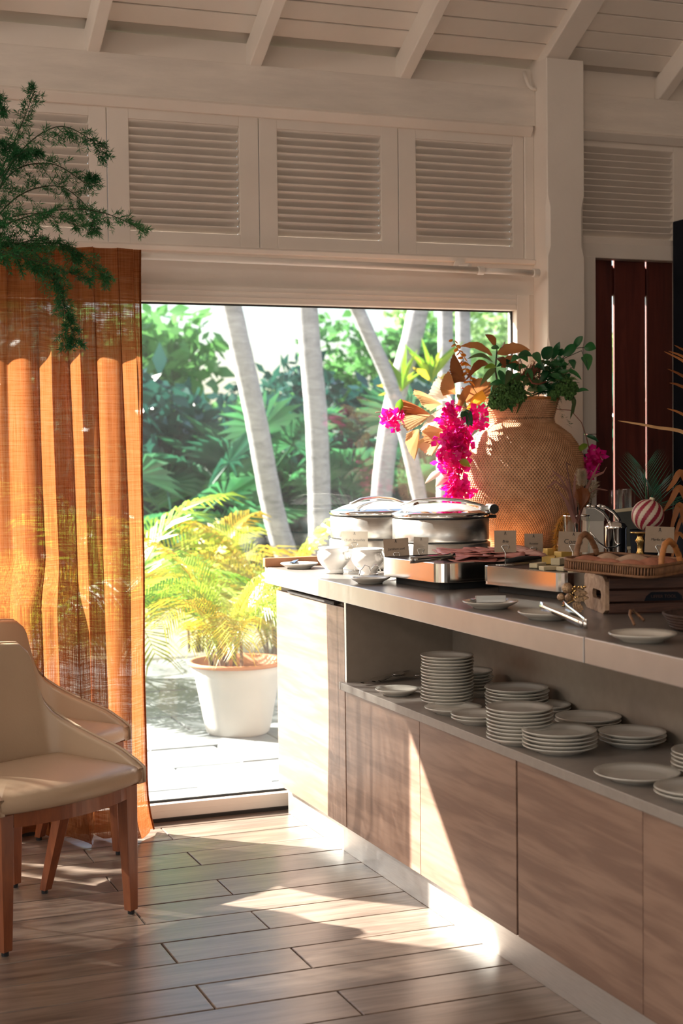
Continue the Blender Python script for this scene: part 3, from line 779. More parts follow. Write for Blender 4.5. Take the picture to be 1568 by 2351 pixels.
# fan palms among the shrubs
def fan_palm(label, loc, n, L, seed, mt):
    q = random.Random(seed); t = thing('fan_palm', label, 'palm', loc)
    for i in range(n):
        a = 2*pi*i/n+q.uniform(-.3, .3); el = q.uniform(.2, 1.1); d = Vector((cos(a)*cos(el), sin(a)*cos(el), sin(el)))
        mb = MB(); tip = d*L*q.uniform(.6, 1); mb.tube([(0, 0, 0), tip*.5+Vector((0, 0, .05)), tip], .010, 5)
        sv = d.cross(Vector((0, 0, 1))).normalized(); uv = sv.cross(d)
        for k in range(17):
            b_ = radians(-115+230*k/16); dr = (d*cos(b_)+sv*sin(b_)); l = .62*L*q.uniform(.9, 1.05)*(1-.25*abs(b_)/2)
            ws = (sv*cos(b_)-d*sin(b_))*.024*L
            e = tip+dr*l+Vector((0, 0, -.18*l)); m_ = tip+dr*l*.55+uv*.02
            mb.add([tip, m_+ws, e, m_-ws], [(0, 1, 2), (0, 2, 3)])
        mb.build('fan_leaf', mt, t)
fan_palm('dark fan palm beside the straight palm trunk', (5.25, 13.2, .6), 13, 1.0, 3, DKF)
fan_palm('dark fan palm left of the first leaning trunk', (3.35, 12.6, .5), 12, .95, 4, DKF)
fan_palm('dark fan palm between the first two palm trunks', (4.35, 13.4, .8), 12, .9, 5, DKF)
fan_palm('dark fan palm right of the straight palm trunk', (6.0, 13.0, .9), 12, 1.0, 6, DKF)
# bright bromeliad-like tufts on the fork
for lab, lx, lz, sd2 in (('lime and yellow leaf tuft left of the forked trunk', 4.82, 1.78, 1), ('lime and yellow leaf tuft right of the forked trunk', 5.08, 1.85, 2)):
    q = random.Random(sd2); t = thing('epiphyte_tuft', lab, 'plant', (lx, 11.05, lz))
    for i in range(13):
        a = q.uniform(-1.2, 1.2); l = q.uniform(.2, .42); d = Vector((sin(a)*.5, q.uniform(-.3, .3), 1)).normalized()
        sv = Vector((1, 0, 0))*.022; low = i > 8
        if low: d = Vector((sin(a)*1.2, q.uniform(-.3, .1), q.uniform(-.2, .5))).normalized(); l *= .6; sv = Vector((.6, 0, .8))*.03
        MB().add([(0, 0, 0), d*l*.5+sv, d*l+Vector((sin(a)*.1, 0, -.03)), d*l*.5-sv], [(0, 1, 2), (0, 2, 3)]).build('leaf', YEL if low else GRN, t)
# ================================================================ THINGS ON THE COUNTER
_O = Vector((0, 0, 1.327))
def at(px, py, axis, val):          # photo pixel -> world point on the plane axis = val
    d = rt*((px-784)/3446)+up*(-(py-1175.5)/3446)+fw
    i = 'xyz'.index(axis); return _O+d*((val-_O[i])/d[i])
ZT = .9005
FACE = radians(-25)

# ---------------- plates
PROF = [(.0005, .004), (.040, .004), (.043, 0), (.047, 0), (.050, .004), (.062, .009), (.0745, .0165), (.0755, .018), (.0745, .0195), (.064, .0135), (.052, .0085), (.048, .0075), (.0005, .0075)]
plate_me = {}
def plate(x, y, z, R, label, group, tilt=0, mt=None, rz=None):
    R = round(R, 3); k = (R, (mt or CERAMIC).name)
    if k not in plate_me:
        s_ = R/.0755; o = MB().lathe([(r_*s_, h) for r_, h in PROF], 40).build('plate', mt or CERAMIC, None, smooth=True); plate_me[k] = o.data
    else: o = link('plate', plate_me[k])
    o.location = (x, y, z); o.rotation_euler = (tilt, 0, rng.uniform(0, 6))
    return tag(o, label, 'plate', group)
ORD = ['topmost', 'second', 'third', 'fourth', 'fifth', 'sixth', 'seventh', 'eighth', 'ninth', 'tenth', 'eleventh', 'twelfth', 'thirteenth', 'fourteenth', 'lowest']
def stack(px, py, wpx, n, where, R=None, dz=.0092, z0=.5812):
    zt = z0+.018+(n-1)*dz
    p = at(px, py, 'z', zt); d = (p-_O).dot(fw); r_ = R or wpx*d/3446/2
    p.x = min(p.x, 2.1-r_)
    for i in range(n):                 # i = 0 at the top
        jx, jy = (0, 0) if i == n-1 else (rng.uniform(-.0018, .0018), rng.uniform(-.0018, .0018))
        if n == 1: lab = 'single white plate '+where
        elif i == 0: lab = 'topmost white plate '+where
        elif i == n-1: lab = 'lowest white plate '+where
        else: lab = ORD[i]+' white plate from the top '+where
        plate(p.x+jx, p.y+jy, z0+(n-1-i)*dz, r_, lab, 'plates on the open shelf')
    return p, r_
stack(911, 1581, 101, 1, 'beside the cutlery on the shelf')
stack(1026, 1503, 123, 15, 'of the tallest stack')
stack(1076, 1538, 0, 7, 'of the stack half hidden behind the tallest', R=.074)
stack(1098, 1585, 0, 1, 'peeping out between the tall stacks', R=.05)
stack(1040, 1622, 132, 1, 'in front of the tallest stack')
stack(1096, 1637, 0, 2, 'of the small pair at the shelf front', R=.072)
stack(1187, 1577, 147, 6, 'of the rear middle stack')
stack(1193, 1622, 156, 9, 'of the nine plate front stack')
stack(1277, 1614, 0, 2, 'of the pair behind the nine plate stack', R=.072)
stack(1359, 1643, 152, 3, 'of the low rear stack of three')
stack(1285, 1674, 173, 5, 'of the five plate front stack')
stack(1451, 1678, 156, 3, 'of the low stack nearest the back panel')
stack(1462, 1771, 197, 1, 'lying alone at the shelf front')
stack(1628, 1722, 0, 5, 'of the stack cut by the right picture edge', R=.085)
stack(1598, 1805, 0, 2, 'of the front pair cut by the right picture edge', R=.088)

# ---------------- cutlery on the shelf
def spoon(loc, rz, tilt, label):
    t = thing('spoon', label, 'cutlery', loc, rz, 'spoons on the shelf'); t.rotation_euler = (0, tilt, rz); t.scale = (1.15, 1.15, 1.15)
    rows = []
    for i in range(13):                           # handle
        u = i/12; w_ = .0045+.004*(1-u)**2*(1 if u < .5 else .6)+.001; x = -.075+.115*u; z = .004+.006*sin(pi*u)
        rows.append([(x, -w_, z), (x, -w_*.5, z+.0012), (x, w_*.5, z+.0012), (x, w_, z), (x, w_*.5, z-.001), (x, -w_*.5, z-.001), (x, -w_, z)])
    MB().grid(rows).build('handle', CHROME, t, smooth=True)
    rows = []
    for i in range(11):
        u = i/10; w_ = .017*sin(pi*min(1, u*.9+.07))**.7; x = .038+.046*u; row_ = []
        for j in range(-4, 5): row_.append((x, w_*j/4, .0085-.006*(1-(j/4)**2)*sin(pi*u)))
        rows.append(row_)
    MB().grid(rows).build('bowl', CHROME, t, smooth=True, solid=.0015)
    return t
for px, py, rz_, tl, lab in [(872, 1562, .35, -.06, 'spoon at the front of the cutlery bundle by the side panel'), (893, 1556, .45, -.1, 'spoon lying across the top of the cutlery bundle'), (918, 1558, .15, -.02, 'spoon at the rear of the cutlery bundle beside the plate stack')]:
    p = at(px, py, 'z', .585); spoon((p.x, p.y-.022, .585 if tl > -.05 else .5905), rz_, tl, lab)

# ---------------- rectangular cooling trays
def rr(w_, d_, r_, n=6):
    o = []
    for cx, cy, a0 in ((w_-r_, d_-r_, 0), (r_, d_-r_, pi/2), (r_, r_, pi), (w_-r_, r_, 3*pi/2)):
        for i in range(n+1): a = a0+pi/2*i/n; o.append((cx+r_*cos(a), cy+r_*sin(a)))
    return o
def tray(label, loc, rz, w_, d_, h):
    t = thing('cooling_tray', label, 'tray', loc, rz)
    o = rr(w_, d_, .035)
    def ring(ins, z): return [(ins+(x)*(w_-2*ins)/w_, ins+y*(d_-2*ins)/d_, z) for x, y in o]+[(ins+o[0][0]*(w_-2*ins)/w_, ins+o[0][1]*(d_-2*ins)/d_, z)]
    mb = MB().grid([ring(.002, .022), ring(0, .024), ring(0, h-.002), ring(.002, h), ring(.006, h), ring(.006, h-.006)])
    mb.build('steel_body', POLISHED, t, smooth=False)
    MB().prism([(x*(w_-.014)/w_+.007, y*(d_-.014)/d_+.007) for x, y in o], h-.012, h-.003, 'z').build('slate_plate', BLACKTRAY, t)
    MB().prism([(x*(w_-.06)/w_+.03, y*(d_-.06)/d_+.03) for x, y in o], 0, .023, 'z').build('base', RUBBER, t)
    return t
t1 = tray('large steel cooling tray with black slate holding ham slices', (1.873, 4.025, ZT), radians(7.6), .46, .355, .082)
t2 = tray('smaller steel cooling tray holding cheese wedges, left of the wooden crate', (2.052, 3.605, ZT), radians(12), .36, .37, .078)
HAM = M_plain('pink_ham', (.52, .21, .18), .45, var=.25, scale=18, bmp=.2)
HAMFAT = M_plain('pale_ham_edge', (.66, .38, .32), .5, var=.2, scale=30)
ZS = ZT+.0755
ZH = ZT+.0795
def ham(x, y, z, r_, seed, label):
    q = random.Random(seed); mb = MB(); n = 18; rows = []
    for k in range(5):
        row_ = []
        for i in range(n+1):
            a = 2*pi*(i % n)/n; rad = r_*k/4*(1+.12*sin(3*a+seed)+.06*sin(5*a+2*seed))+.0005
            row_.append((rad*cos(a)*1.35, rad*sin(a), .003*sin(a*4+seed)*k/4+.005*(k/4)**2*sin(a*2+seed*2)+.004))
        rows.append(row_)
    o = mb.grid(rows).build('ham_slice', HAM if seed % 3 else HAMFAT, None, smooth=True, solid=.0022)
    o.location = (x, y, z); o.rotation_euler = (0, q.uniform(-.05, .05), q.uniform(0, 3)); tag(o, label, 'ham', 'ham slices fanned on the slate')
pos = ['front left', 'front middle', 'front right', 'middle left', 'centre', 'middle right', 'rear left', 'rear middle', 'rear right']
k = 0
for j in range(3):
    for i in range(3):
        for l in range(2):
            p = Vector((2.01+.100*i+.02*j+rng.uniform(-.012, .012), 4.095+.085*j+.014*i+rng.uniform(-.01, .01), ZH+.001+.0085*l+.003*j))
            ham(p.x, p.y, p.z, .062-.008*l, k+1, ('upper' if l else 'lower')+' pink ham slice at the '+pos[j*3+i]+' of the tray'); k += 1
CHEESE = M_plain('pale_cheese', (.66, .56, .36), .5, var=.08, scale=14)
CHEESE2 = M_plain('yellow_cheese', (.66, .42, .10), .5, var=.1, scale=14)
def wedge(px, py, z, L, wd, h, rz, mt, label):
    p = at(px, py, 'z', z)
    o = MB().prism([(-L/2, -wd/2), (L/2, -wd*.35), (L/2, wd*.35), (-L/2, wd/2)], 0, h, 'z').build('cheese_piece', mt, None, bevel=.002)
    o.location = (p.x, p.y, z); o.rotation_euler = (0, 0, rz); tag(o, label, 'cheese', 'cheese pieces on the slate')
for a in [(1236, 1303, ZS, .055, .028, .014, .5, CHEESE, 'pale cheese wedge at the left of the cheese tray'),
          (1262, 1309, ZS, .055, .03, .012, .0, CHEESE, 'pale cheese piece lying at the front of the cheese tray'),
          (1300, 1310, ZS, .05, .03, .012, .25, CHEESE, 'pale cheese piece beside the crate end'),
          (1325, 1314, ZS, .045, .03, .012, .0, CHEESE, 'pale cheese piece touching the crate corner'),
          (1262, 1294, ZS, .05, .04, .022, .9, CHEESE2, 'yellow cheese block in the middle of the cheese tray'),
          (1285, 1296, ZS, .06, .03, .02, .6, CHEESE, 'pale cheese wedge leaning behind the front pieces'),
          (1280, 1277, ZS, .085, .035, .026, -.1, CHEESE2, 'long yellow cheese stick on top at the back'),
          (1300, 1283, ZS, .07, .035, .024, .2, CHEESE2, 'yellow cheese stick at the back of the tray')]: wedge(*a)
# knife on the cheese tray
kn = thing('cheese_knife', 'black handled cheese knife lying on the cheese tray', 'knife', (0, 0, 0))
p = at(1165, 1288, 'z', ZS+.012); p2 = at(1235, 1280, 'z', ZS+.012); p3 = at(1290, 1273, 'z', ZS+.012)
MB().tube([p, p.lerp(p2, .5)+Vector((0, 0, .003)), p2], [.011, .0125, .009], 10, flat=.6).build('handle', RUBBER, kn, smooth=True)
d = (p3-p2).normalized(); sv = Vector((-d.y, d.x, 0))*.012
MB().add([p2, p3, p3*.3+p2*.7+sv, p2+sv], [(0, 1, 2, 3)]).build('blade', CHROME, kn, solid=.0016)

def tongs(name, label, a, b, spread, w_, lift=.008, mt=CHROME, cat='tongs'):
    # two sprung blades joined at b, open at a
    t = thing(name, label, cat, (0, 0, 0)); a = Vector(a); b = Vector(b); d = (a-b); L = d.length; d.normalize(); s_ = Vector((-d.y, d.x, 0)).normalized()
    for q in (-1, 1):
        rows = []
        for i in range(13):
            u = i/12; c = b+d*L*u+s_*q*(.004+spread*u)+Vector((0, 0, lift*sin(pi*u*.5))); ww = w_*(1-.35*u if u < .8 else .72+1.8*(u-.8))
            rows.append([c+Vector((0, 0, -ww*.5)), c+s_*q*.003, c+Vector((0, 0, ww*.5))])
        MB().grid(rows).build('blade', mt, t, smooth=True, solid=.0018)
    rows = [[b-d*.010*cos(x)+s_*.0045*sin(x)*1.0+Vector((0, 0, z)) for z in (-w_*.5, w_*.5)] for x in [pi*(k/8-.5) for k in range(9)]]
    MB().grid(rows).build('bend', mt, t, smooth=True, solid=.0018)
    return t
# tongs on ham tray
pa = at(1040, 1277, 'z', ZH+.02); pb = at(948, 1286, 'z', ZH+.018)
tongs('serving_tongs', 'dark steel serving tongs lying on the ham tray', pa, pb, .004, .018, .0)

# ---------------- plates on the worktop
def tplate(px, py, wpx, label, z=ZT):
    p = at(px, py, 'z', z+.018); d = (p-_O).dot(fw); r_ = wpx*d/3446/2
    plate(p.x, p.y, z, r_, label, None); return p
tplate(687, 1293, 88, 'white plate with a spoon at the far left end of the worktop')
tplate(850, 1326, 92, 'white saucer with wire tongs left of the ham tray')
tplate(1126, 1380, 129, 'white plate with a steel server in front of the trays')
tplate(1256, 1404, 136, 'white plate under the chrome tongs')
tplate(1475, 1453, 157, 'empty white plate nearest the camera on the worktop')
p = at(687, 1291, 'z', ZT+.012); sp = spoon((p.x, p.y, ZT+.012), .9, 0, 'spoon resting on the far left plate'); sp['group'] = 'cutlery on plates'
p = at(1126, 1374, 'z', ZT+.02)
sv_ = thing('steel_server', 'short folded steel serving clip lying on a white plate', 'tongs', (p.x, p.y, ZT+.0095), radians(-18))
MB().box(-.040, .040, -.012, -.010, 0, .020).box(-.040, .042, .006, .008, 0, .018).build('blade', STEEL, sv_, bevel=.001)
MB().tube([(-.040, -.011, .010), (-.046, -.002, .010), (-.040, .007, .010)], [.009, .009, .009], 8, flat=.2).build('bend', STEEL, sv_)
tongs('serving_tongs', 'open chrome tongs resting on a plate near the worktop edge', at(1268, 1396, 'z', ZT+.03), at(1342, 1432, 'z', ZT+.012), .026, .020, .006)
wt_ = thing('wire_tongs', 'looped wire tongs on the saucer left of the ham tray', 'tongs', (0, 0, 0))
p = at(850, 1322, 'z', ZT+.014)
for q in (0, 1):
    s_ = .035*q; P = lambda x, y, z: (p.x+x, p.y+y, ZT+.010+z)
    MB().tube([P(-.035+s_, .01, .006), P(-.032+s_, .0, .024), P(-.020+s_, -.004, .040), P(-.006+s_, -.006, .034), P(.0+s_, -.004, .018), P(-.004+s_*.6, -.012, .011), P(.05, -.06+.02*q, .016), P(.085, -.075+.02*q, .018)], .0018, 6).build('wire', CHROME, wt_, smooth=True)

# ---------------- white footed lion bowls
def lion_bowl(px, py, label, rz):
    p = at(px, py, 'z', ZT)
    t = thing('soup_bowl', label, 'bowl', (p.x, p.y, ZT), rz, 'white soup bowls')
    prof = [(.0005, .003), (.026, .003), (.030, 0), (.033, .002), (.031, .012), (.030, .016), (.044, .030), (.055, .046), (.0575, .058), (.054, .070), (.050, .078), (.0505, .083), (.053, .088), (.051, .0895), (.047, .086), (.045, .078), (.050, .060), (.044, .038), (.026, .024), (.0005, .020)]
    MB().lathe(prof, 40).build('body', PORCELAIN, t, smooth=True)
    for s_ in (-1, 1):
        MB().ball((s_*.056, 0, .062), .013, 12, 8, sz=1.1).ball((s_*.066, 0, .060), .007, 10, 6).ball((s_*.057, -.010, .070), .006, 8, 6).ball((s_*.057, .010, .070), .006, 8, 6).build('lion_head', PORCELAIN, t, smooth=True)
lion_bowl(767, 1316, 'white footed soup bowl on the left, nearer the window end', radians(-60))
lion_bowl(846, 1320, 'white footed soup bowl on the right, before the far chafing dish', radians(-75))

# ---------------- round chafing dishes
STRIPE = M_plain('dark_seam', (.03, .03, .03), .4)
LIDG = M_plain('fogged_lid_glass', (.62, .62, .60), .12, .35, var=.1, scale=6)
def chafing(label, x, y, rz, R):
    t = thing('chafing_dish', label, 'chafing dish', (x, y, ZT), rz)
    MB().lathe([(.001, 0), (R+.004, 0), (R+.006, .004), (R+.006, .100), (R+.002, .104), (R-.004, .104)], 64).build('base', STEEL, t, smooth=True)
    MB().lathe([(R-.003, .104), (R-.003, .110)], 48).build('seam', STRIPE, t)
    MB().lathe([(R-.004, .109), (R+.001, .110), (R+.002, .114), (R+.002, .183), (R-.006, .185)], 64).build('water_pan', STEEL, t, smooth=True)
    MB().lathe([(R-.004, .185), (R-.004, .190)], 48).build('seam', STRIPE, t)
    lid = MB().lathe([(R-.006, .190), (R+.003, .191), (R+.006, .196), (R+.004, .203), (R-.012, .207), (R-.025, .212)], 64).build('lid_ring', CHROME, t, smooth=True)
    MB().lathe([(R-.025, .212), (R-.05, .222), (R-.09, .232), (R-.13, .236), (.001, .237)], 64).build('lid_glass', LIDG, t, smooth=True)
    # bowed handle bar over the lid to the hinge
    bar = [(-R*.86, .0, .231), (-R*.5, 0, .246), (0, 0, .250), (R*.5, 0, .242), (R*.95, 0, .222)]
    MB().tube(bar, [.008, .011, .011, .011, .010], 8, flat=.5).build('lid_bar', STEEL, t, smooth=True)
    MB().box(R*.84, R*1.10, -.016, .016, .206, .224).build('hinge_arm', STEEL, t, bevel=.003)
    h = MB().tube([(R*1.10, -.035, .213), (R*1.10, .035, .213)], .0175, 20).build('hinge', STEEL, t, bevel=.002)
    MB().tube([(R*1.10, -.037, .213), (R*1.10, -.035, .213)], .0165, 20).build('hinge_cap', RUBBER, h)
    MB().box(R*1.02, R*1.17, -.022, .022, .182, .192).build('hinge_foot', RUBBER, t)
    return t
p = at(1012, 1250, 'y', 4.66); chafing('round steel chafing dish in front, nearer the woven urn', p.x, p.y, radians(-12), .163)
p = at(866, 1235, 'y', 4.965); chafing('round steel chafing dish behind, nearer the window', p.x, p.y, radians(28), .166)

# ---------------- cards in wire holders
CARD = M_plain('kraft_card', (.38, .285, .21), .8, var=.06, scale=30, bmp=.1)
CARDW = M_plain('cream_card', (.66, .58, .48), .8, var=.05, scale=30)
INK = M_plain('black_ink', (.012, .012, .014), .7)
def text_mesh(name, body, size, mt, parent, shear=0, extrude=.0001):
    cu = bpy.data.curves.new(name, 'FONT'); cu.body = body; cu.size = size; cu.align_x = 'CENTER'; cu.align_y = 'CENTER'; cu.shear = shear; cu.extrude = extrude; cu.resolution_u = 3
    tmp = bpy.data.objects.new(name, cu); COL.objects.link(tmp); dg = bpy.context.evaluated_depsgraph_get()
    me = bpy.data.meshes.new_from_object(tmp.evaluated_get(dg)); bpy.data.objects.remove(tmp); bpy.data.curves.remove(cu)
    me.materials.clear(); me.materials.append(mt); return link(name, me, parent)
def card(label, px, py, yw, wpx, hpx, text, size, mt=CARD, tilt=0, rz=FACE, holder=True, zb=None, shear=.25, faint=False, dy=0):
    p = at(px, py, 'y', yw); d = (p-_O).dot(fw); w_ = wpx*d/3446; h = hpx*d/3446
    t = thing('menu_card', label, 'card', p, rz); t.rotation_euler = (0, tilt, rz)
    MB().box(-w_/2, w_/2, -.0007, .0007, -h/2, h/2).build('card', mt, t)
    def glyph(txt, s_, z, x=0, sh=0):
        o = text_mesh('lettering', txt, s_, INK if not faint else PENCIL, t, sh); o.location = (x, -.0012, z); o.rotation_euler = (pi/2, 0, 0); return o
    if text: glyph(text, size, dy, 0, shear)
    # little crest: a post with two spread legs under a roof stroke
    q = h*.062; mb = MB()
    for x0, z0, x1, z1 in ((-.5, 1, .5, 1), (-.15, 1, -.7, -1), (.15, 1, .7, -1), (-.45, 0, .45, 0), (0, 1.6, 0, 1), (-.25, 1.35, .25, 1.35)):
        a = Vector((x0*q, -.0011, h*.36+z0*q)); b = Vector((x1*q, -.0011, h*.36+z1*q)); n_ = (b-a).normalized(); s_ = Vector((-n_.z, 0, n_.x))*q*.14
        mb.add([a-s_, b-s_, b+s_, a+s_], [(0, 1, 2, 3)])
    mb.build('crest', INK if not faint else PENCIL, t, solid=.0001)
    if holder:
        zb_ = (zb if zb is not None else ZT)-p.z; c = -h/2
        w2 = .011
        hd = MB().tube([(0, -.006, zb_+.003), (0, -.005, c-.004), (-w2*.2, -.004, c+.002), (-w2, -.003, c+.017), (-w2*.7, -.003, c+.021), (w2*.7, -.003, c+.021), (w2, -.003, c+.017), (w2*.2, .004, c+.002), (0, .005, c-.004), (0, .006, zb_+.003)], .0013, 6)
        hd.tube([(-.028, -.006, zb_+.0025), (.028, -.006, zb_+.0025)], .0016, 6).tube([(-.028, .006, zb_+.0025), (.028, .006, zb_+.0025)], .0016, 6)
        hd.build('wire_holder', CHROME, t, smooth=True)
    return t
PENCIL = M_plain('grey_pencil', (.22, .20, .18), .8)
card('cream menu card reading Œufs brouillés between the two soup bowls', 814, 1240, 4.785, 61, 40, 'Œufs brouillés', .0125, CARDW, faint=True)
card('kraft menu card reading Jambon cuit left of the ham tray', 910, 1260, 4.43, 58, 47, 'Jambon cuit', .0115, tilt=radians(-4), rz=FACE-.15)
card('small pale menu card with faint writing behind the ham tray', 966, 1254, 4.42, 34, 42, '~~~~ ~~~', .006, CARDW, faint=True, tilt=radians(3))
card('kraft menu card reading Brie on the cheese tray', 1160, 1243, 3.93, 50, 50, 'Brie', .011, zb=ZS)
card('kraft menu card reading Rosette left of the woven urn foot', 1225, 1248, 4.40, 42, 46, 'Rosette', .0095, CARD, zb=ZT)
card('kraft menu card reading Comté in front of the glass vase', 1316, 1244, 3.72, 68, 46, 'Comté', .019, rz=FACE+.05, tilt=radians(3), shear=.1, zb=ZS)
card('kraft menu card reading Marlin fumé below the striped ball', 1514, 1239, 3.55, 66, 60, 'Marlin fumé', .0100, rz=FACE+.04, tilt=radians(3))

# ---------------- wooden crate, wicker tray, smoked fish
CRATEW = M_wood('burnt_crate_wood', (.035, .013, .009), (.12, .048, .028), (.9, 8, 8), 5, .6, 2.2, bmp=.2)
CRATEE = M_wood('pale_crate_end', (.28, .15, .085), (.58, .40, .27), (4, 4, 4), 4.5, .6, 2.6, bmp=.2)
cr = thing('wooden_crate', 'dark stained wooden slatted crate with a pale end and hand hole', 'crate', (1.978, 3.269, ZT), radians(-16.2))
CL_, CW, CH = .46, .212, .094
for i, (za, zb_) in enumerate(((.004, .027), (.032, .060), (.065, .092))):
    MB().box(.010, CL_-.010, 0, .008, za, zb_).build('slat', CRATEW, cr, bevel=.0015)
    MB().box(.010, CL_-.010, CW-.008, CW, za, zb_).build('slat', CRATEW, cr, bevel=.0015)
# end board with an oval hand hole
for xo, mt_ in ((0, CRATEE), (CL_-.010, CRATEW)):
    mb = MB(); hole = []
    n = 24
    for i in range(n):
        a = 2*pi*i/n+pi/n; hole.append((CW/2-.0+.036*cos(a) if False else CW*.40+ (.030*(1 if cos(a) > 0 else -1)+.013*cos(a)), .045+.012*sin(a)))
    rect = []
    for i in range(n):
        a = 2*pi*i/n+pi/n; c, s2 = cos(a), sin(a); k_ = 1/max(abs(c), abs(s2)); u, v = c*k_, s2*k_
        rect.append(((u+1)/2*CW, (v+1)/2*CH))
    for x_ in (0, .010):
        mb.v += [(xo+x_, y, z) for y, z in hole]+[(xo+x_, y, z) for y, z in rect]
    for i in range(n):
        j = (i+1) % n
        mb.f += [(i, j, n+j, n+i), (2*n+i, 3*n+i, 3*n+j, 2*n+j), (i, 2*n+i, 2*n+j, j), (n+i, n+j, 3*n+j, 3*n+i)]
    mb.mi = [0]*len(mb.f); mb.build('end_board', mt_, cr)
MB().box(.010, CL_-.010, .008, CW-.008, .0, .008).build('bottom_board', CRATEW, cr)
MB().prism([(.10, .033), (.20, .033), (.197, .045), (.185, .055), (.118, .055), (.105, .045)], -.0006, .001, 'y').build('stencil_patch', NAVY, cr)
o_ = text_mesh('lettering', 'UFFER TOOL', .0115, CRATEW, cr); o_.location = (.150, -.0009, .0435); o_.rotation_euler = (pi/2, 0, 0)
WICK = M_plain('brown_wicker', (.24, .115, .055), .55, var=.35, scale=60, bmp=.3)
WICKO = M_plain('orange_cane', (.48, .19, .055), .5, var=.3, scale=40)
WYAW, WTILT = radians(-58.4), radians(2.8)
WM = Matrix.Rotation(WYAW, 4, 'Z') @ Matrix.Rotation(WTILT, 4, 'Y')
WLOC = Vector((1.864, 3.300, 1.0155))-WM @ Vector((-.055, -.03, 0))
wk = thing('wicker_tray', 'long brown wicker tray with looped handles on the wooden crate', 'tray', WLOC); wk.rotation_euler = (0, WTILT, WYAW)
TL_, TW_ = .247, .26
o = [(x-.055, y-.03) for x, y in rr(TL_, TW_, .04, 8)]
def offs(ins): 
    cx, cy = TL_/2-.055, TW_/2-.03
    return [(cx+(x-cx)*(1-2*ins/TL_), cy+(y-cy)*(1-2*ins/TW_)) for x, y in o]
MB().prism(offs(.012), .0, .008, 'z').build('woven_base', WICK, wk)
# wall of close upright canes between two rims
mb = MB(); L = []
per = o+[o[0]]; 
for a, b in zip(per, per[1:]):
    n_ = max(1, int(math.hypot(b[0]-a[0], b[1]-a[1])/.0062))
    for i in range(n_): L.append((a[0]+(b[0]-a[0])*i/n_, a[1]+(b[1]-a[1])*i/n_))
for x, y in L: mb.tube([(x, y, .001), (x, y, .0275)], .0024, 5)
tag(mb.build('upright_canes', WICK, wk, smooth=True), kind='stuff')
MB().tube([(x, y, .0285) for x, y in o+[o[0], o[1]]], .0042, 6, cap=False).build('rim', WICK, wk, smooth=True)
MB().tube([(x, y, .003) for x, y in o+[o[0], o[1]]], .0036, 6, cap=False).build('lower_rim', WICK, wk, smooth=True)
MB().grid([[(x, y, .004) for x, y in offs(.005)+[offs(.005)[0]]], [(x, y, .026) for x, y in offs(.004)+[offs(.004)[0]]]]).build('lining', M_plain('dark_wicker_gap', (.035, .016, .008), .8), wk)
for xx, mt_ in ((-.048, WICK), (TL_-.062, WICKO)):
    P = [Vector((xx, .045, .028)), Vector((xx-.002, .05, .048)), Vector((xx-.004, .068, .078)), Vector((xx-.004, .095, .086)), Vector((xx-.004, .125, .072)), Vector((xx-.002, .15, .045)), Vector((xx, .155, .028))]
    C = []
    for i in range(len(P)-1):
        for f in range(6): C.append(P[i].lerp(P[i+1], f/6))
    C.append(P[-1])
    MB().tube(C, [.0082 if i % 2 else .0070 for i in range(len(C))], 8).build('handle', mt_, wk, smooth=True)
FISH = M_plain('smoked_fish', (.46, .19, .12), .42, var=.3, scale=22, bmp=.3)
FISHP = M_plain('pale_fish_skin', (.58, .40, .28), .5, var=.25, scale=30, bmp=.3)
def tray_pt(lx, ly): return WLOC+WM @ Vector((lx, ly, .0085))      # point on the tilted tray floor
for lx, ly, L, wd, h, rz, mt, lab, sd_ in [
    (-.005, .018, .10, .048, .030, .9, FISH, 'brown smoked fish slice at the left end of the wicker tray', 1),
    (.055, .012, .09, .048, .028, .4, FISH, 'brown smoked fish slice left of the candlestick', 2),
    (.115, .02, .08, .045, .030, .7, FISH, 'short smoked fish slice in the middle of the wicker tray', 3),
    (.145, .075, .10, .05, .034, 1.0, FISH, 'reddish smoked fish slice in front of the Marlin fumé card', 4),
    (.14, .155, .09, .05, .030, 1.2, FISH, 'reddish smoked fish slice by the orange handle', 5),
    (.075, .11, .11, .05, .034, 1.1, FISHP, 'pale fish slice along the rear of the wicker tray', 6),
    (.01, .10, .09, .05, .032, 1.3, FISHP, 'pale fish slice behind the left brown one', 7)]:
    p = tray_pt(lx, ly); q = random.Random(sd_); rows = []
    for i in range(11):
        u = i/10; w_ = wd*(.55+.45*sin(pi*u))*(1+q.uniform(-.06, .06)); hh = h*(.6+.4*sin(pi*u)); x = (u-.5)*L
        rows.append([(x, w_*cos(a)/2, max(0, hh*sin(a))+.0005*q.random()) for a in [pi*k_/8 for k_ in range(9)]]+[(x, w_/2, 0)])
    mb = MB().grid(rows); mb.f += [tuple(range(9)), tuple(range(100, 109))[::-1]]; mb.mi += [0, 0]
    o_ = mb.build('fish_slice', mt, None, smooth=True); o_.location = p; o_.rotation_euler = (0, 0, rz+WYAW); tag(o_, lab, 'fish', 'smoked fish slices')
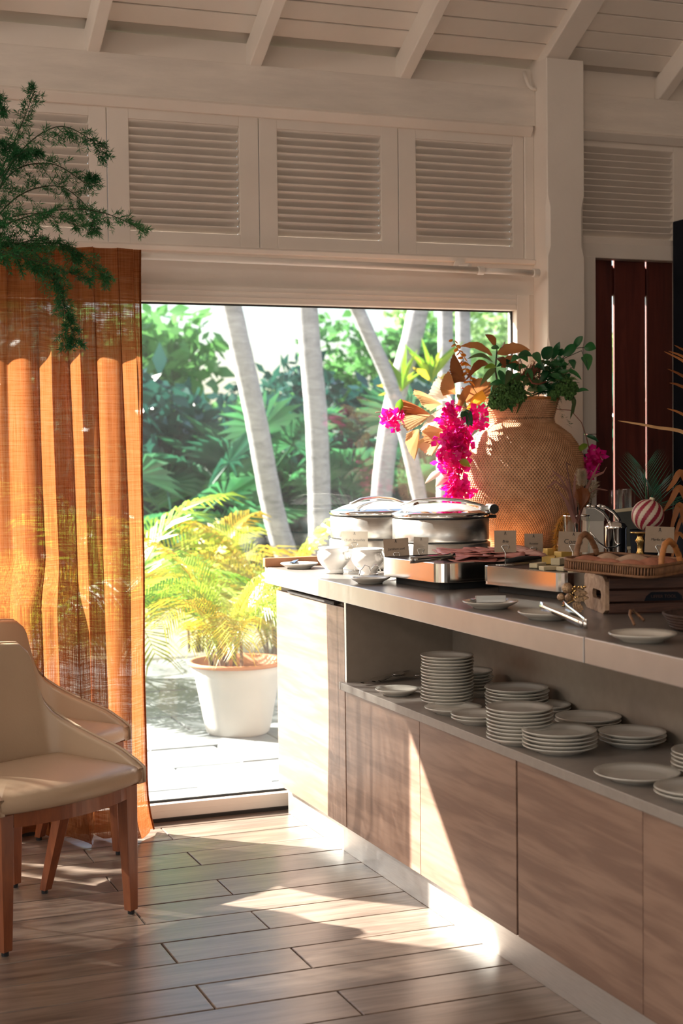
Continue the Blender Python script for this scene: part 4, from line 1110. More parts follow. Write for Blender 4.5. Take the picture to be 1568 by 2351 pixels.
# card holder clips and candlestick
# gold bauble decoration
GOLD = M_plain('glitter_gold', (.52, .34, .20), .4, .55, var=.45, scale=220, bmp=.9, bscale=260)
GOLDB = M_plain('brass', (.52, .33, .12), .22, 1.0, var=.15)
gd = thing('bauble_pick', 'cluster of glittering gold baubles and leaves leaning on the crate end', 'ornament', (1.955, 3.36, ZT))
for (px, py, r_), k_ in zip(((1302, 1350, 13), (1288, 1371, 9.5), (1307, 1372, 10.5)), range(3)):
    p = at(px, py, 'y', 3.37+.01*k_) - gd.location; MB().ball(p, r_*3.75/3446, 20, 14).build('bauble', GOLD, gd, smooth=True)
p = at(1295, 1385, 'y', 3.36)-gd.location; MB().ball(p, .004, 10, 8).build('berry', M_plain('copper', (.6, .2, .08), .3, .8), gd, smooth=True)
def leaf_blade(a, b, wdt, bend=Vector((0, 0, 0)), n=8, fold=.25, wav=0.0, nrm=None, tip=1.0, seed=0):
    """curved, folded leaf from a to b"""
    a = Vector(a); b = Vector(b); d = (b-a); L = d.length; dn = d.normalized()
    nv = nrm or Vector((-.35, -.9, .3)); nv = (nv-dn*nv.dot(dn)); nv = nv.normalized() if nv.length > 1e-4 else dn.orthogonal(); s_ = dn.cross(nv)
    rows = []
    for i in range(n+1):
        u = i/n; c = a+d*u+bend*sin(pi*u); w_ = wdt*(sin(pi*min(1, u**.75*.96+.03))**.8)*tip
        wv = wav*sin(u*19+seed); e = 1+wav*6*sin(u*27+seed)
        rows.append([c+s_*w_*e+nv*(w_*fold+wv*L), c+s_*w_*.5+nv*w_*fold*.35, c, c-s_*w_*.5+nv*w_*fold*.35, c-s_*w_*e+nv*(w_*fold-wv*L)])
    return MB().grid(rows)
for k_, (px, py, qx, qy) in enumerate(((1315, 1385, 1340, 1400), (1318, 1390, 1335, 1405), (1315, 1360, 1350, 1362), (1316, 1375, 1352, 1372))):
    leaf_blade(at(px, py, 'y', 3.36)-gd.location, at(qx, qy, 'y', 3.345)-gd.location, .010, seed=k_, wav=.04).build('leaf', GOLD, gd, smooth=True, solid=.0008)
mb = MB()
q = random.Random(4)
for i in range(46):
    a = at(q.uniform(1314, 1345), q.uniform(1345, 1372), 'y', 3.36+q.uniform(-.01, .01))-gd.location; mb.ball(a, q.uniform(.0018, .0034), 6, 4)
tag(mb.build('glitter_beads', GOLDB, gd), kind='stuff')
MB().tube([at(1290, 1392, 'y', 3.37)-gd.location, at(1318, 1378, 'y', 3.36)-gd.location, at(1345, 1362, 'y', 3.365)-gd.location], .002, 6).tube([at(1302, 1352, 'y', 3.37)-gd.location, at(1318, 1378, 'y', 3.36)-gd.location], .0018, 6).build('stem', GOLDB, gd, smooth=True)
# wicker basket at the right
wb_ = thing('wire_handled_basket', 'low dark wicker bread basket with a bent cane handle at the right edge', 'basket', (2.04, 2.90, ZT), radians(-20))
MB().lathe([(.001, .003), (.085, .003), (.098, .010), (.112, .034), (.116, .038), (.108, .036), (.092, .012), (.001, .008)], 40).build('bowl', M_plain('dark_wicker', (.05, .025, .018), .7, var=.5, scale=90, bmp=.8, bscale=120), wb_, smooth=True)
for i in range(5):
    MB().tube([((.096+.004*i)*cos(2*pi*k_/32), (.096+.004*i)*sin(2*pi*k_/32), .008+.007*i) for k_ in range(33)], .0034, 5, cap=False).build('weave_ring', M_plain('dark_cane', (.06, .03, .02), .6, var=.4, scale=80), wb_)
hb = [at(1456, 1434, 'z', ZT+.012), at(1446, 1412, 'z', ZT+.03), at(1447, 1402, 'z', ZT+.037), at(1453, 1401, 'z', ZT+.037), at(1478, 1424, 'z', ZT+.018)]
Rm = Matrix.Rotation(radians(20), 3, 'Z')
MB().tube([Rm @ (h_-wb_.location) for h_ in hb], .0034, 8).build('handle', WICK, wb_, smooth=True)
BREAD = M_plain('bread_crust', (.60, .42, .24), .7, var=.25, scale=20, bmp=.4)
o_ = MB().ball((0, 0, 0), .03, 18, 12, sz=.75).build('bread_roll', BREAD, None, smooth=True); o_.location = (2.055, 2.895, ZT+.031); tag(o_, 'pale bread roll in the dark basket at the right edge', 'bread')

# ---------------- wooden riser and woven urn
RISER = M_wood('orange_board', (.40, .18, .07), (.60, .30, .13), (8, 1, 8), 3, .45)
rs = tag(MB().box(2.365, 2.82, 4.70, 5.145, ZT, .950).build('wooden_board', RISER, None, bevel=.003), 'orange wooden board under the woven urn', 'board')
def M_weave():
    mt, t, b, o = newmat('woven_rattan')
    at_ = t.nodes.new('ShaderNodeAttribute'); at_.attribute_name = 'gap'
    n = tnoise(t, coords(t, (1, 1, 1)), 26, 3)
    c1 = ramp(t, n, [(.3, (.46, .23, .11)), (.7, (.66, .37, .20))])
    mx = t.nodes.new('ShaderNodeMix'); mx.data_type = 'RGBA'; mx.inputs[7].default_value = (.05, .018, .008, 1)  # shade of the hollow inside painted dark into gaps between strands
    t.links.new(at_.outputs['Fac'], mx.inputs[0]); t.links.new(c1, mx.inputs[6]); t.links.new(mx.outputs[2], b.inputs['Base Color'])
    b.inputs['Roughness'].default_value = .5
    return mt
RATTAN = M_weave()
UX, UY, UZ = 2.632, 4.93, .9505
ur = thing('woven_urn', 'large round woven rattan urn filled with flowers and leaves', 'urn', (UX, UY, UZ))
uprof = [(.105, 0), (.115, .01), (.124, .034), (.152, .08), (.186, .14), (.208, .19), (.220, .25), (.221, .30), (.213, .345), (.195, .385), (.170, .420), (.136, .447), (.115, .462), (.112, .478), (.118, .505), (.126, .533), (.130, .548)]
uprof = [(r_*1.036, z_) for r_, z_ in uprof]
def rad(z):
    for (r0, z0), (r1, z1) in zip(uprof, uprof[1:]):
        if z <= z1: f = (z-z0)/(z1-z0); return r0+(r1-r0)*f
    return uprof[-1][0]
NS, RW, A, B = 226, 78, 4, 3
vs = []; gap = []; NC = NS*A; NR = RW*B
S_ = [0]
for j in range(NR): 
    z0 = .548*j/NR; z1 = .548*(j+1)/NR; S_.append(S_[-1]+math.hypot(z1-z0, rad(z1)-rad(z0)))
for j in range(NR+1):
    # rows of equal length along the profile
    target = S_[-1]*j/NR; k_ = 0
    while k_ < NR-1 and S_[k_+1] < target: k_ += 1
    z = .548*(k_+(target-S_[k_])/max(1e-9, S_[k_+1]-S_[k_]))/NR; r0 = rad(z); row_ = j//B; fv = (j % B)/B
    for i in range(NC):
        u = i/A; ph = pi*(u+(row_ % 2)); wv = cos(ph)*sin(pi*fv if fv else 0)
        h_ = .0024*wv + .0012*sin(pi*fv)
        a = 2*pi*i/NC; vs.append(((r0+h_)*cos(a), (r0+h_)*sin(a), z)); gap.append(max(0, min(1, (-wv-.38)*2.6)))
fs = [(j*NC+i, j*NC+(i+1) % NC, (j+1)*NC+(i+1) % NC, (j+1)*NC+i) for j in range(NR) for i in range(NC)]
mb = MB(); mb.v = vs; mb.f = fs; mb.mi = [0]*len(fs)
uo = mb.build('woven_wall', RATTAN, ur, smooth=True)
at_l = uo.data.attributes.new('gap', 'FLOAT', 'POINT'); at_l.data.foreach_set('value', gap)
MB().tube([(.134*cos(2*pi*k_/48), .134*sin(2*pi*k_/48), .550) for k_ in range(49)], .006, 8, cap=False).build('rim', WICKO, ur, smooth=True)
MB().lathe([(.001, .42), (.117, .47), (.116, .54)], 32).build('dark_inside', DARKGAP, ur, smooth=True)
# ================================================================ FLOWERS IN THE URN
DRYL = M_leaf('dried_brown_leaf', (.20, .065, .022), (.42, .17, .06), .35, .5, 9)
DRYT = M_leaf('dried_tan_leaf', (.50, .27, .11), (.70, .45, .24), .4, .5, 9)
DRYW = M_leaf('bleached_leaf', (.72, .60, .44), (.85, .78, .64), .4, .5, 9)
GLEAF = M_leaf('glossy_green_leaf', (.012, .085, .030), (.045, .19, .055), .25, .28, 9)
OLIVE = M_leaf('olive_leaf', (.06, .10, .035), (.17, .22, .09), .3, .4, 9)
LIME = M_leaf('lime_leaf', (.16, .36, .03), (.30, .50, .06), .5, .4, 9)
MAG = M_leaf('magenta_bract', (.70, .004, .20), (.90, .02, .42), .5, .5, 40)
GOLDL = M_leaf('golden_eucalyptus', (.70, .32, .02), (.85, .45, .05), .5, .4, 20)
MOSS = M_plain('sedum_green', (.05, .13, .025), .75, var=.5, scale=60)
PINKTWIG = M_plain('red_twig', (.22, .06, .035), .6)
DY = .27
def A(px, py, y): return at(px, py, 'y', y+DY)
# --- dried ruffled fan leaves
dl = thing('dried_leaf_spray', 'dried brown and bleached ruffled leaves fanning left out of the urn', 'dried leaves', (UX-.05, UY-.02, 1.47))
def fanleaf(base, edge, yb, ye, mt, ruffle=.006, seed=0, parent=dl):
    """pleated fan: base pixel, outer-edge pixels in order"""
    b = A(*base, yb); E = [A(px, py, ye+.012*sin(i*2.1+seed)) for i, (px, py) in enumerate(edge)]; C = []
    for i in range(len(E)-1):
        for f in range(6): C.append(E[i].lerp(E[i+1], f/6))
    C.append(E[-1]); rows = []; n = 8
    for k in range(n+1):
        u = (k/n); row_ = []
        for i, c in enumerate(C):
            p = b.lerp(c, .04+.96*u); zz = (1 if i % 2 else -1)*ruffle*u*.55
            p = p+Vector((-.2, -.9, .2))*zz+Vector((0, -.010, .004))*sin(pi*u)
            if k == n: p = b.lerp(c, 1+.025*sin(i*2.7+seed))+Vector((-.2, -.9, .2))*zz
            row_.append(p-parent.location)
        rows.append(row_)
    return MB().grid(rows).build('leaf', mt, parent, smooth=True)
fanleaf((1071, 879), [(1042, 809), (1034, 828), (1032, 850), (1038, 866), (1042, 880)], 4.70, 4.66, DRYL, seed=1)
fanleaf((1047, 906), [(1031, 850), (1020, 862), (1012, 880), (1010, 893), (1017, 909)], 4.70, 4.66, DRYL, seed=2)
fanleaf((990, 952), [(919, 915), (914, 935), (912, 956), (922, 975), (936, 991), (966, 974)], 4.74, 4.68, DRYT, seed=3)
fanleaf((990, 952), [(919, 915), (913, 940), (915, 957), (930, 955)], 4.735, 4.675, DRYL, seed=4, ruffle=.004)
fanleaf((1016, 928), [(951, 892), (949, 905), (962, 918), (968, 930), (988, 944)], 4.72, 4.68, DRYT, seed=5)
fanleaf((1040, 925), [(1008, 862), (994, 880), (984, 905), (988, 920)], 4.79, 4.83, DRYW, seed=6)
fanleaf((1035, 930), [(1012, 936), (985, 955), (966, 985), (972, 1000), (1000, 998), (1020, 985)], 4.74, 4.70, DRYW, seed=7, ruffle=.004)
fanleaf((1025, 985), [(962, 1010), (958, 1025), (975, 1040), (990, 1046), (1005, 1030)], 4.74, 4.70, DRYT, seed=8)
fanleaf((962, 985), [(933, 995), (930, 1015), (940, 1040), (952, 1057), (958, 1040)], 4.74, 4.72, DRYT, seed=9, ruffle=.003)
fanleaf((1060, 930), [(1085, 870), (1105, 868), (1128, 880), (1125, 910)], 4.72, 4.68, DRYL, seed=10)
fanleaf((1062, 950), [(1090, 905), (1108, 895), (1118, 915), (1100, 930)], 4.68, 4.62, GOLDL, seed=11, ruffle=.004)
fanleaf((1030, 1000), [(985, 975), (968, 990), (975, 1015), (1000, 1025)], 4.72, 4.68, DRYT, seed=12)
for k_, (a, b, w_, mt_) in enumerate([((1078, 884), (1043, 957), .014, DRYL), ((1050, 905), (1070, 960), .012, OLIVE), ((1085, 930), (1055, 945), .010, DRYW)]):
    leaf_blade(A(*a, 4.68)-dl.location, A(*b, 4.64)-dl.location, w_, Vector((.0, -.01, .012)), seed=k_).build('leaf', mt_, dl, smooth=True)
MB().tube([A(1150, 930, 4.74)-dl.location, A(1080, 915, 4.72)-dl.location, A(1000, 950, 4.73)-dl.location], [.004, .003, .002], 6).tube([A(1150, 935, 4.74)-dl.location, A(1060, 890, 4.71)-dl.location], .003, 6).tube([A(1140, 945, 4.74)-dl.location, A(1050, 960, 4.73)-dl.location, A(985, 1010, 4.73)-dl.location], .003, 6).build('stem', PINKTWIG, dl, smooth=True)
DY = .2
# --- brown-leaved branch standing up
bl = thing('brown_leaf_branch', 'upright branch of arching brown and green leaves above the urn', 'branch', (UX-.06, UY, 1.49))
for k_, (a, b, w_, bz, mt_) in enumerate([
    ((1130, 816), (1057, 795), .016, .016, DRYL), ((1140, 812), (1217, 804), .022, .012, DRYL), ((1138, 792), (1114, 768), .014, .004, DRYL),
    ((1150, 800), (1160, 785), .012, .0, DRYL), ((1124, 838), (1071, 872), .016, .028, DRYL), ((1150, 842), (1192, 836), .020, .018, DRYL),
    ((1142, 822), (1160, 845), .014, .01, DRYL), ((1131, 831), (1073, 824), .009, .018, OLIVE), ((1136, 846), (1102, 886), .012, .008, OLIVE),
    ((1148, 872), (1127, 904), .012, .005, OLIVE), ((1146, 850), (1158, 890), .012, .004, GLEAF), ((1140, 842), (1185, 845), .010, .02, GLEAF),
    ((1138, 840), (1111, 846), .012, .002, LIME), ((1128, 797), (1146, 800), .010, .0, GLEAF), ((1150, 866), (1178, 900), .012, .008, OLIVE)]):
    leaf_blade(A(*a, 4.68)-bl.location, A(*b, 4.64+.03*(k_ % 3-1))-bl.location, w_, Vector((0, -.006, bz)), wav=.012 if mt_ is DRYL else 0, seed=k_).build('leaf', mt_, bl, smooth=True)
MB().tube([A(1150, 925, 4.72)-bl.location, A(1137, 850, 4.68)-bl.location, A(1141, 800, 4.68)-bl.location, A(1136, 785, 4.68)-bl.location], [.0045, .0035, .0025, .0015], 7).build('stem', STEM, bl, smooth=True)
# --- golden eucalyptus sprig
eu = thing('eucalyptus_sprig', 'golden yellow sprig of round paired leaves above the dried leaves', 'sprig', (UX-.12, UY, 1.5))
ep = [(1041, 783), (1047, 794), (1053, 805), (1058, 813), (1063, 823), (1064, 834), (1070, 836), (1069, 850), (1071, 860), (1080, 868), (1078, 878)]
MB().tube([A(px, py, 4.76)-eu.location for px, py in ep]+[A(1105, 920, 4.74)-eu.location], .0014, 5).build('stem', STEM, eu, smooth=True)
for i, (px, py) in enumerate(ep):
    for s_ in (-1, 1):
        r_ = .0085+.0006*i
        c = A(px+s_*6, py+(2 if s_ > 0 else -1), 4.75)-eu.location
        MB().ball((0, 0, 0), r_, 10, 6, sz=.22, M=Matrix.Translation(c) @ Matrix.Rotation(s_*.6+.3*sin(i*2), 4, 'Y') @ Matrix.Rotation(.5*cos(i*3), 4, 'X')).build('leaf', GOLDL, eu, smooth=True)
# --- bougainvillea
DY = .25
def bougain(name, label, loc, clusters, stems, leaves, seed):
    t = thing(name, label, 'flowers', loc); q = random.Random(seed); loc = Vector(loc)
    for px, py, y, r_px, n in clusters:
        for i in range(n):
            a = q.uniform(0, 6.28); rr_ = r_px*sqrt(q.random()); c = A(px+rr_*cos(a), py+rr_*sin(a)*1.0, y+q.uniform(-.03, .03))-loc
            ax = Vector((q.gauss(-.3, .6), q.gauss(-.8, .5), q.gauss(.1, .6))).normalized(); s1 = ax.orthogonal().normalized(); s1 = Matrix.Rotation(q.uniform(0, 6.28), 3, ax) @ s1; s2 = ax.cross(s1)
            mb = MB(); l = q.uniform(.019, .029)
            for k_ in range(3):                                  # three papery bracts
                b_ = 2*pi*k_/3; d1 = s1*cos(b_)+s2*sin(b_); d2 = s2*cos(b_)-s1*sin(b_)
                p0 = c; p1 = c+d1*l*.55+d2*l*.55+ax*l*.35; p2 = c+d1*l*1.1+ax*l*.55; p3 = c+d1*l*.55-d2*l*.55+ax*l*.35; pm = c+d1*l*.6+ax*l*.2
                mb.add([p0, p1, p2, p3, pm], [(0, 1, 4), (1, 2, 4), (2, 3, 4), (3, 0, 4)])
            mb.build('flower', MAG, t)
            if i % 3 == 0: MB().tube([c, c+ax*l*.7], [.0008, .0018], 5).build('flower_tube', DRYW, t)
    for st in stems: MB().tube([A(px, py, y)-loc for px, py, y in st], .0015, 5).build('stem', PINKTWIG, t, smooth=True)
    for a, b, y, w_, mt_ in leaves: leaf_blade(A(*a, y)-loc, A(*b, y-.015)-loc, w_, Vector((0, -.004, .004))).build('leaf', mt_, t, smooth=True)
    return t
bougain('bougainvillea_spray', 'long magenta bougainvillea spray hanging down the left of the urn', (UX-.2, 4.79, 1.4),
 [(1030, 940, 4.64, 14, 9), (1032, 965, 4.62, 20, 14), (1045, 990, 4.61, 22, 16), (1022, 1020, 4.61, 26, 20), (1060, 1018, 4.60, 26, 20), (1040, 1050, 4.60, 34, 26), (1035, 1078, 4.60, 22, 14), (1050, 1100, 4.60, 24, 18), (1062, 1125, 4.60, 20, 16), (1035, 1135, 4.60, 22, 14), (1095, 965, 4.60, 20, 14), (1105, 945, 4.62, 14, 6)],
 [[(1130, 945, 4.68), (1060, 935, 4.65), (1035, 985, 4.62), (1042, 1060, 4.6), (1045, 1148, 4.6)], [(1090, 945, 4.66), (1052, 985, 4.62), (1048, 1050, 4.6), (1060, 1140, 4.6)]],
 [((1060, 945), (1084, 978), 4.59, .020, GLEAF), ((1072, 940), (1075, 980), 4.585, .016, GLEAF), ((1054, 1058), (1080, 1072), 4.585, .013, LIME), ((1010, 1082), (976, 1110), 4.60, .013, DRYW), ((1026, 1088), (1000, 1118), 4.60, .018, DRYW)], 1)
bougain('bougainvillea_sprig', 'small magenta bougainvillea head at the far left tip of the spray', (UX-.4, 4.87, 1.4),
 [(902, 965, 4.70, 20, 16), (910, 945, 4.70, 10, 5)], [[(1000, 960, 4.73), (940, 950, 4.71), (905, 943, 4.70), (862, 947, 4.70)]], [((913, 945), (921, 916), 4.69, .014, LIME)], 2)
bougain('bougainvillea_sprig', 'drooping magenta bougainvillea sprig on a long stem right of the urn', (UX+.2, 4.72, 1.4),
 [(1366, 1045, 4.55, 13, 10), (1358, 1068, 4.55, 17, 13), (1350, 1085, 4.55, 10, 6)],
 [[(1215, 915, 4.62), (1260, 938, 4.60), (1310, 942, 4.58), (1335, 970, 4.56), (1348, 1010, 4.55), (1360, 1060, 4.55)], [(1345, 1000, 4.55), (1352, 1030, 4.55), (1358, 1080, 4.55)]],
 [((1346, 1000), (1375, 1015), 4.55, .008, GLEAF), ((1348, 1020), (1318, 1043), 4.545, .011, LIME)], 3)
DY = .17
# --- green foliage bunch on the right
gf = thing('green_foliage_bunch', 'dark glossy green leaf branches filling the right side of the urn', 'foliage', (UX+.06, UY, 1.49))
GL = [((1247, 824), (1268, 796), .022), ((1318, 798), (1338, 772), .014), ((1341, 798), (1368, 800), .017), ((1346, 812), (1350, 851), .017), ((1268, 824), (1285, 785), .013), ((1293, 816), (1324, 793), .018),
 ((1283, 818), (1292, 800), .012), ((1190, 815), (1222, 818), .015), ((1190, 814), (1212, 831), .016), ((1224, 811), (1242, 838), .015), ((1308, 826), (1318, 848), .012), ((1190, 818), (1172, 832), .012),
 ((1335, 820), (1349, 848), .008), ((1275, 830), (1290, 824), .012), ((1288, 822), (1288, 842), .010), ((1320, 914), (1309, 962), .007), ((1312, 908), (1317, 950), .007), ((1322, 900), (1352, 897), .008),
 ((1165, 930), (1176, 948), .008), ((1200, 905), (1185, 952), .007), ((1140, 920), (1117, 935), .012), ((1215, 880), (1249, 882), .011), ((1230, 836), (1250, 850), .012), ((1262, 835), (1305, 838), .012), ((1208, 845), (1222, 872), .010),
 ((1300, 850), (1335, 872), .010), ((1255, 850), (1240, 880), .012), ((1170, 850), (1160, 885), .012), ((1196, 862), (1172, 885), .010), ((1262, 860), (1300, 880), .012)]
for k_, (a, b, w_) in enumerate(GL):
    leaf_blade(A(*a, 4.64)-gf.location, A(*b, 4.61+.025*(k_ % 3-1))-gf.location, w_, Vector((0, -.006, .006)), seed=k_, nrm=Vector((rng.uniform(-.6, .2), -.8, rng.uniform(-.2, .6)))).build('leaf', OLIVE if k_ in (15, 16, 19, 21, 27, 28) else GLEAF, gf, smooth=True)
for st in ([(1235, 910), (1270, 840), (1318, 800), (1345, 797)], [(1240, 905), (1290, 825), (1335, 805), (1345, 830)], [(1200, 905), (1205, 850), (1190, 815)], [(1225, 905), (1240, 850), (1250, 822)], [(1245, 905), (1300, 890), (1320, 915)]):
    MB().tube([A(px, py, 4.66)-gf.location for px, py in st], .0016, 5).build('stem', STEM, gf, smooth=True)
q = random.Random(77)
for k_ in range(54):
    x0, y0 = q.uniform(1150, 1305), q.uniform(845, 908); a_ = q.uniform(-.5, 3.4); l_ = q.uniform(22, 42)
    x1, y1 = x0+cos(a_)*l_, y0-sin(a_)*l_*.75
    if x1 > 1345: continue
    leaf_blade(A(x0, y0, 4.66)-gf.location, A(x1, y1, 4.62+.05*q.random())-gf.location, q.uniform(.007, .014), Vector((0, -.008, .008)), seed=k_, nrm=Vector((q.uniform(-.6, .3), -.8, q.uniform(-.2, .7)))).build('leaf', OLIVE if k_ % 4 == 0 else GLEAF, gf, smooth=True)
# fine needles (rosemary like) massed at the right
mb = MB(); q = random.Random(9)
for k_ in range(70):
    x0, y0 = q.uniform(1215, 1280), q.uniform(860, 905); x1, y1 = x0+q.uniform(10, 62), y0-q.uniform(-30, 45)
    a = A(x0, y0, 4.66); b = A(min(x1, 1340), y1, 4.64); mb.tube([a-gf.location, b-gf.location], .0012, 4, cap=False)
    for i in range(22):
        c = a.lerp(b, i/22); d = ((b-a).normalized()*.7+Vector((q.gauss(0, 1), q.gauss(0, .8), q.gauss(0, 1))).normalized()).normalized(); l = q.uniform(.012, .026); s_ = d.orthogonal().normalized()*.0014
        c -= gf.location; mb.add([c, c+d*l*.5+s_, c+d*l, c+d*l*.5-s_], [(0, 1, 2, 3)])
a = A(1268, 915, 4.60)-gf.location; b = A(1311, 980, 4.58)-gf.location
for i in range(40):
    c = a.lerp(b, i/40); d = ((b-a).normalized()*.5+Vector((q.gauss(0, 1), q.gauss(0, .6), q.gauss(0, .7))).normalized()).normalized(); l = q.uniform(.010, .018); s_ = d.orthogonal().normalized()*.001
    mb.add([c, c+d*l*.5+s_, c+d*l, c+d*l*.5-s_], [(0, 1, 2, 3)])
tag(mb.build('needles', GLEAF, gf), kind='stuff')
# red twiggy stems
mb = MB()
for k_ in range(26):
    x0 = q.uniform(1195, 1235); p0 = A(x0, q.uniform(870, 895), 4.66)-gf.location; x1 = x0+q.uniform(-14, 18); y1 = q.uniform(828, 850)
    mb.tube([p0, A(x0+q.uniform(-8, 8), 862, 4.64)-gf.location, A(x1, y1, 4.63)-gf.location, A(x1+q.uniform(-9, 9), y1+q.uniform(-6, 10), 4.63)-gf.location], .0011, 4)
tag(mb.build('twigs', PINKTWIG, gf), kind='stuff')
MB().tube([A(1214, 868, 4.6)-gf.location, A(1222, 880, 4.58)-gf.location, A(1238, 882, 4.58)-gf.location, A(1254, 876, 4.6)-gf.location], .003, 6).build('twig_loop', PINKTWIG, gf, smooth=True)
# sedum heads
for lab, cl, yy_ in (('pale green sedum heads at the left of the urn mouth', [(1140, 915, 20), (1158, 905, 24), (1152, 928, 16), (1178, 890, 22), (1190, 908, 20), (1172, 918, 18), (1132, 928, 12)], 4.615),
                ('darker green sedum heads at the right of the urn mouth', [(1298, 885, 18), (1312, 893, 16), (1284, 896, 16), (1270, 908, 12), (1305, 905, 14)], 4.62)):
    t = thing('sedum_head', lab, 'flowers', A(cl[0][0], cl[0][1], yy_)); mb = MB()
    for px, py, r_ in cl:
        c = A(px, py, yy_+.02)-t.location; R_ = r_*5.0/3446
        for i in range(int(r_*9)):
            d = Vector((q.gauss(0, 1), q.gauss(-.3, 1), q.gauss(.2, 1))).normalized(); mb.ball(c+d*R_*q.uniform(.75, 1.05), q.uniform(.0035, .0058), 6, 4)
    tag(mb.build('buds', MOSS, t, smooth=True), kind='stuff')
    MB().tube([A(cl[0][0], cl[0][1], yy_+.03)-t.location, A(1200, 915, 4.72)-t.location], .003, 6).build('stem', STEM, t)

# ================================================================ RIGHT END OF THE COUNTER
DY = 0
# glass vase with dried flowers
p = at(1323, 1240, 'y', 4.12)
GVX, GVY = p.x, p.y
gv = thing('glass_vase', 'clear square-shouldered glass vase behind the Comté card', 'vase', (GVX, GVY, ZT))
MB().lathe([(.001, 0), (.036, 0), (.040, .006), (.041, .16), (.0425, .205)], 28).build('glass', CLEAR, gv, smooth=True)
MB().lathe([(.0415, .205), (.043, .208), (.041, .209)], 28).build('rim', CHROME, gv, smooth=True)
DUSTY = M_leaf('dusty_pink_dried', (.13, .055, .045), (.28, .14, .115), .3, .7, 9)
df = thing('dried_flower_bunch', 'dusty pink dried palm strips and fan leaf in the glass vase', 'dried flowers', (GVX, GVY, 1.06))
for k_, pts in enumerate([
    [(1322, 1200), (1312, 1140), (1300, 1100), (1275, 1085), (1262, 1098)], [(1320, 1200), (1305, 1130), (1285, 1095), (1268, 1080)],
    [(1322, 1200), (1310, 1120), (1302, 1075), (1300, 1062), (1310, 1068)], [(1320, 1200), (1300, 1150), (1280, 1125), (1256, 1114)],
    [(1322, 1200), (1318, 1120), (1322, 1085), (1335, 1076), (1345, 1085)], [(1325, 1200), (1345, 1120), (1360, 1095), (1385, 1085), (1392, 1073)],
    [(1325, 1200), (1345, 1130), (1362, 1090), (1376, 1064)], [(1326, 1200), (1350, 1135), (1370, 1122), (1394, 1126)], [(1320, 1200), (1295, 1120), (1275, 1105), (1256, 1120)]]):
    C = [A(px, py, 4.10-.01*(k_ % 4))-df.location for px, py in pts]; rows = []
    D = []
    for i in range(len(C)-1):
        for f in range(5): D.append(C[i].lerp(C[i+1], f/5))
    D.append(C[-1])
    for i, c in enumerate(D):
        w_ = .0075*(1-.75*i/len(D)); s_ = Vector((cos(k_), 0.3, sin(k_)))*w_; rows.append([c-s_, c+Vector((0, -.002, 0)), c+s_])
    MB().grid(rows).build('strip', DUSTY, df, smooth=True)
# pleated fan leaf
b = (1331, 1172); rows = []
b3 = A(*b, 4.07)
fan_e = [(1318, 1140), (1322, 1125), (1335, 1118), (1350, 1122), (1356, 1136), (1352, 1152), (1345, 1160)]
fanleaf(b, fan_e, 4.07, 4.06, DRYL, ruffle=.003, seed=3, parent=df)
MB().tube([b3-df.location, A(1330, 1205, 4.10)-df.location, A(1328, 1250, 4.12)-df.location], .0028, 6).tube([A(1318, 1190, 4.11)-df.location, A(1326, 1255, 4.12)-df.location], .002, 6).tube([A(1336, 1195, 4.11)-df.location, A(1334, 1255, 4.12)-df.location], .002, 6).build('stem', PINKTWIG, df, smooth=True)
FLUFF = M_leaf('beige_fluff', (.42, .34, .25), (.62, .54, .42), .4, .9, 30)
def fluffy(t, name, c, rx, rz_, n, mt, q, lean=0.0, l0=.010):
    mb = MB()
    for i in range(n):
        d = Vector((q.gauss(0, 1), q.gauss(0, 1), q.gauss(0, 1))).normalized(); u = q.uniform(-1, 1)
        p0 = c+Vector((lean*u+d.x*rx*.3, d.y*rx*.3, u*rz_)); d2 = (d+Vector((0, 0, .9))).normalized(); l = l0*q.uniform(.6, 1.4)*(1.15-abs(u)*.5); s_ = d2.orthogonal().normalized()*.0008
        mb.add([p0-s_, p0+s_, p0+d2*l], [(0, 1, 2)])
    return tag(mb.build(name, mt, t), kind='stuff')
q = random.Random(31)
fluffy(df, 'thistle_fluff', A(1335, 1098, 4.09)-df.location, .025, .024, 900, FLUFF, q, l0=.016)
fluffy(df, 'grass_plume', A(1360, 1130, 4.09)-df.location, .02, .03, 500, FLUFF, q, lean=.012, l0=.018)
# golden pampas drooping beside the vase
PAMP = M_leaf('golden_pampas', (.62, .30, .05), (.85, .50, .12), .5, .8, 20)
pm = thing('pampas_plume', 'fluffy golden pampas plume drooping left of the glass vase', 'plume', A(1290, 1200, 4.16))
mb = MB(); PP = [A(px, py, 4.15)-pm.location for px, py in ((1322, 1192), (1300, 1178), (1286, 1196), (1276, 1225), (1276, 1262))]
for i in range(len(PP)-1):
    for k_ in range(330):
        c = PP[i].lerp(PP[i+1], q.random()); d = (Vector((q.gauss(0, .6), q.gauss(0, .6), q.gauss(-.9, .5)))).normalized(); l = q.uniform(.012, .03); s_ = d.orthogonal().normalized()*.0007
        mb.add([c-s_, c+s_, c+d*l], [(0, 1, 2)])
tag(mb.build('plume', PAMP, pm), kind='stuff')
MB().tube([PP[0]+Vector((.0, .0, -.12))]+PP, .0014, 5).build('stem', STEM, pm, smooth=True)

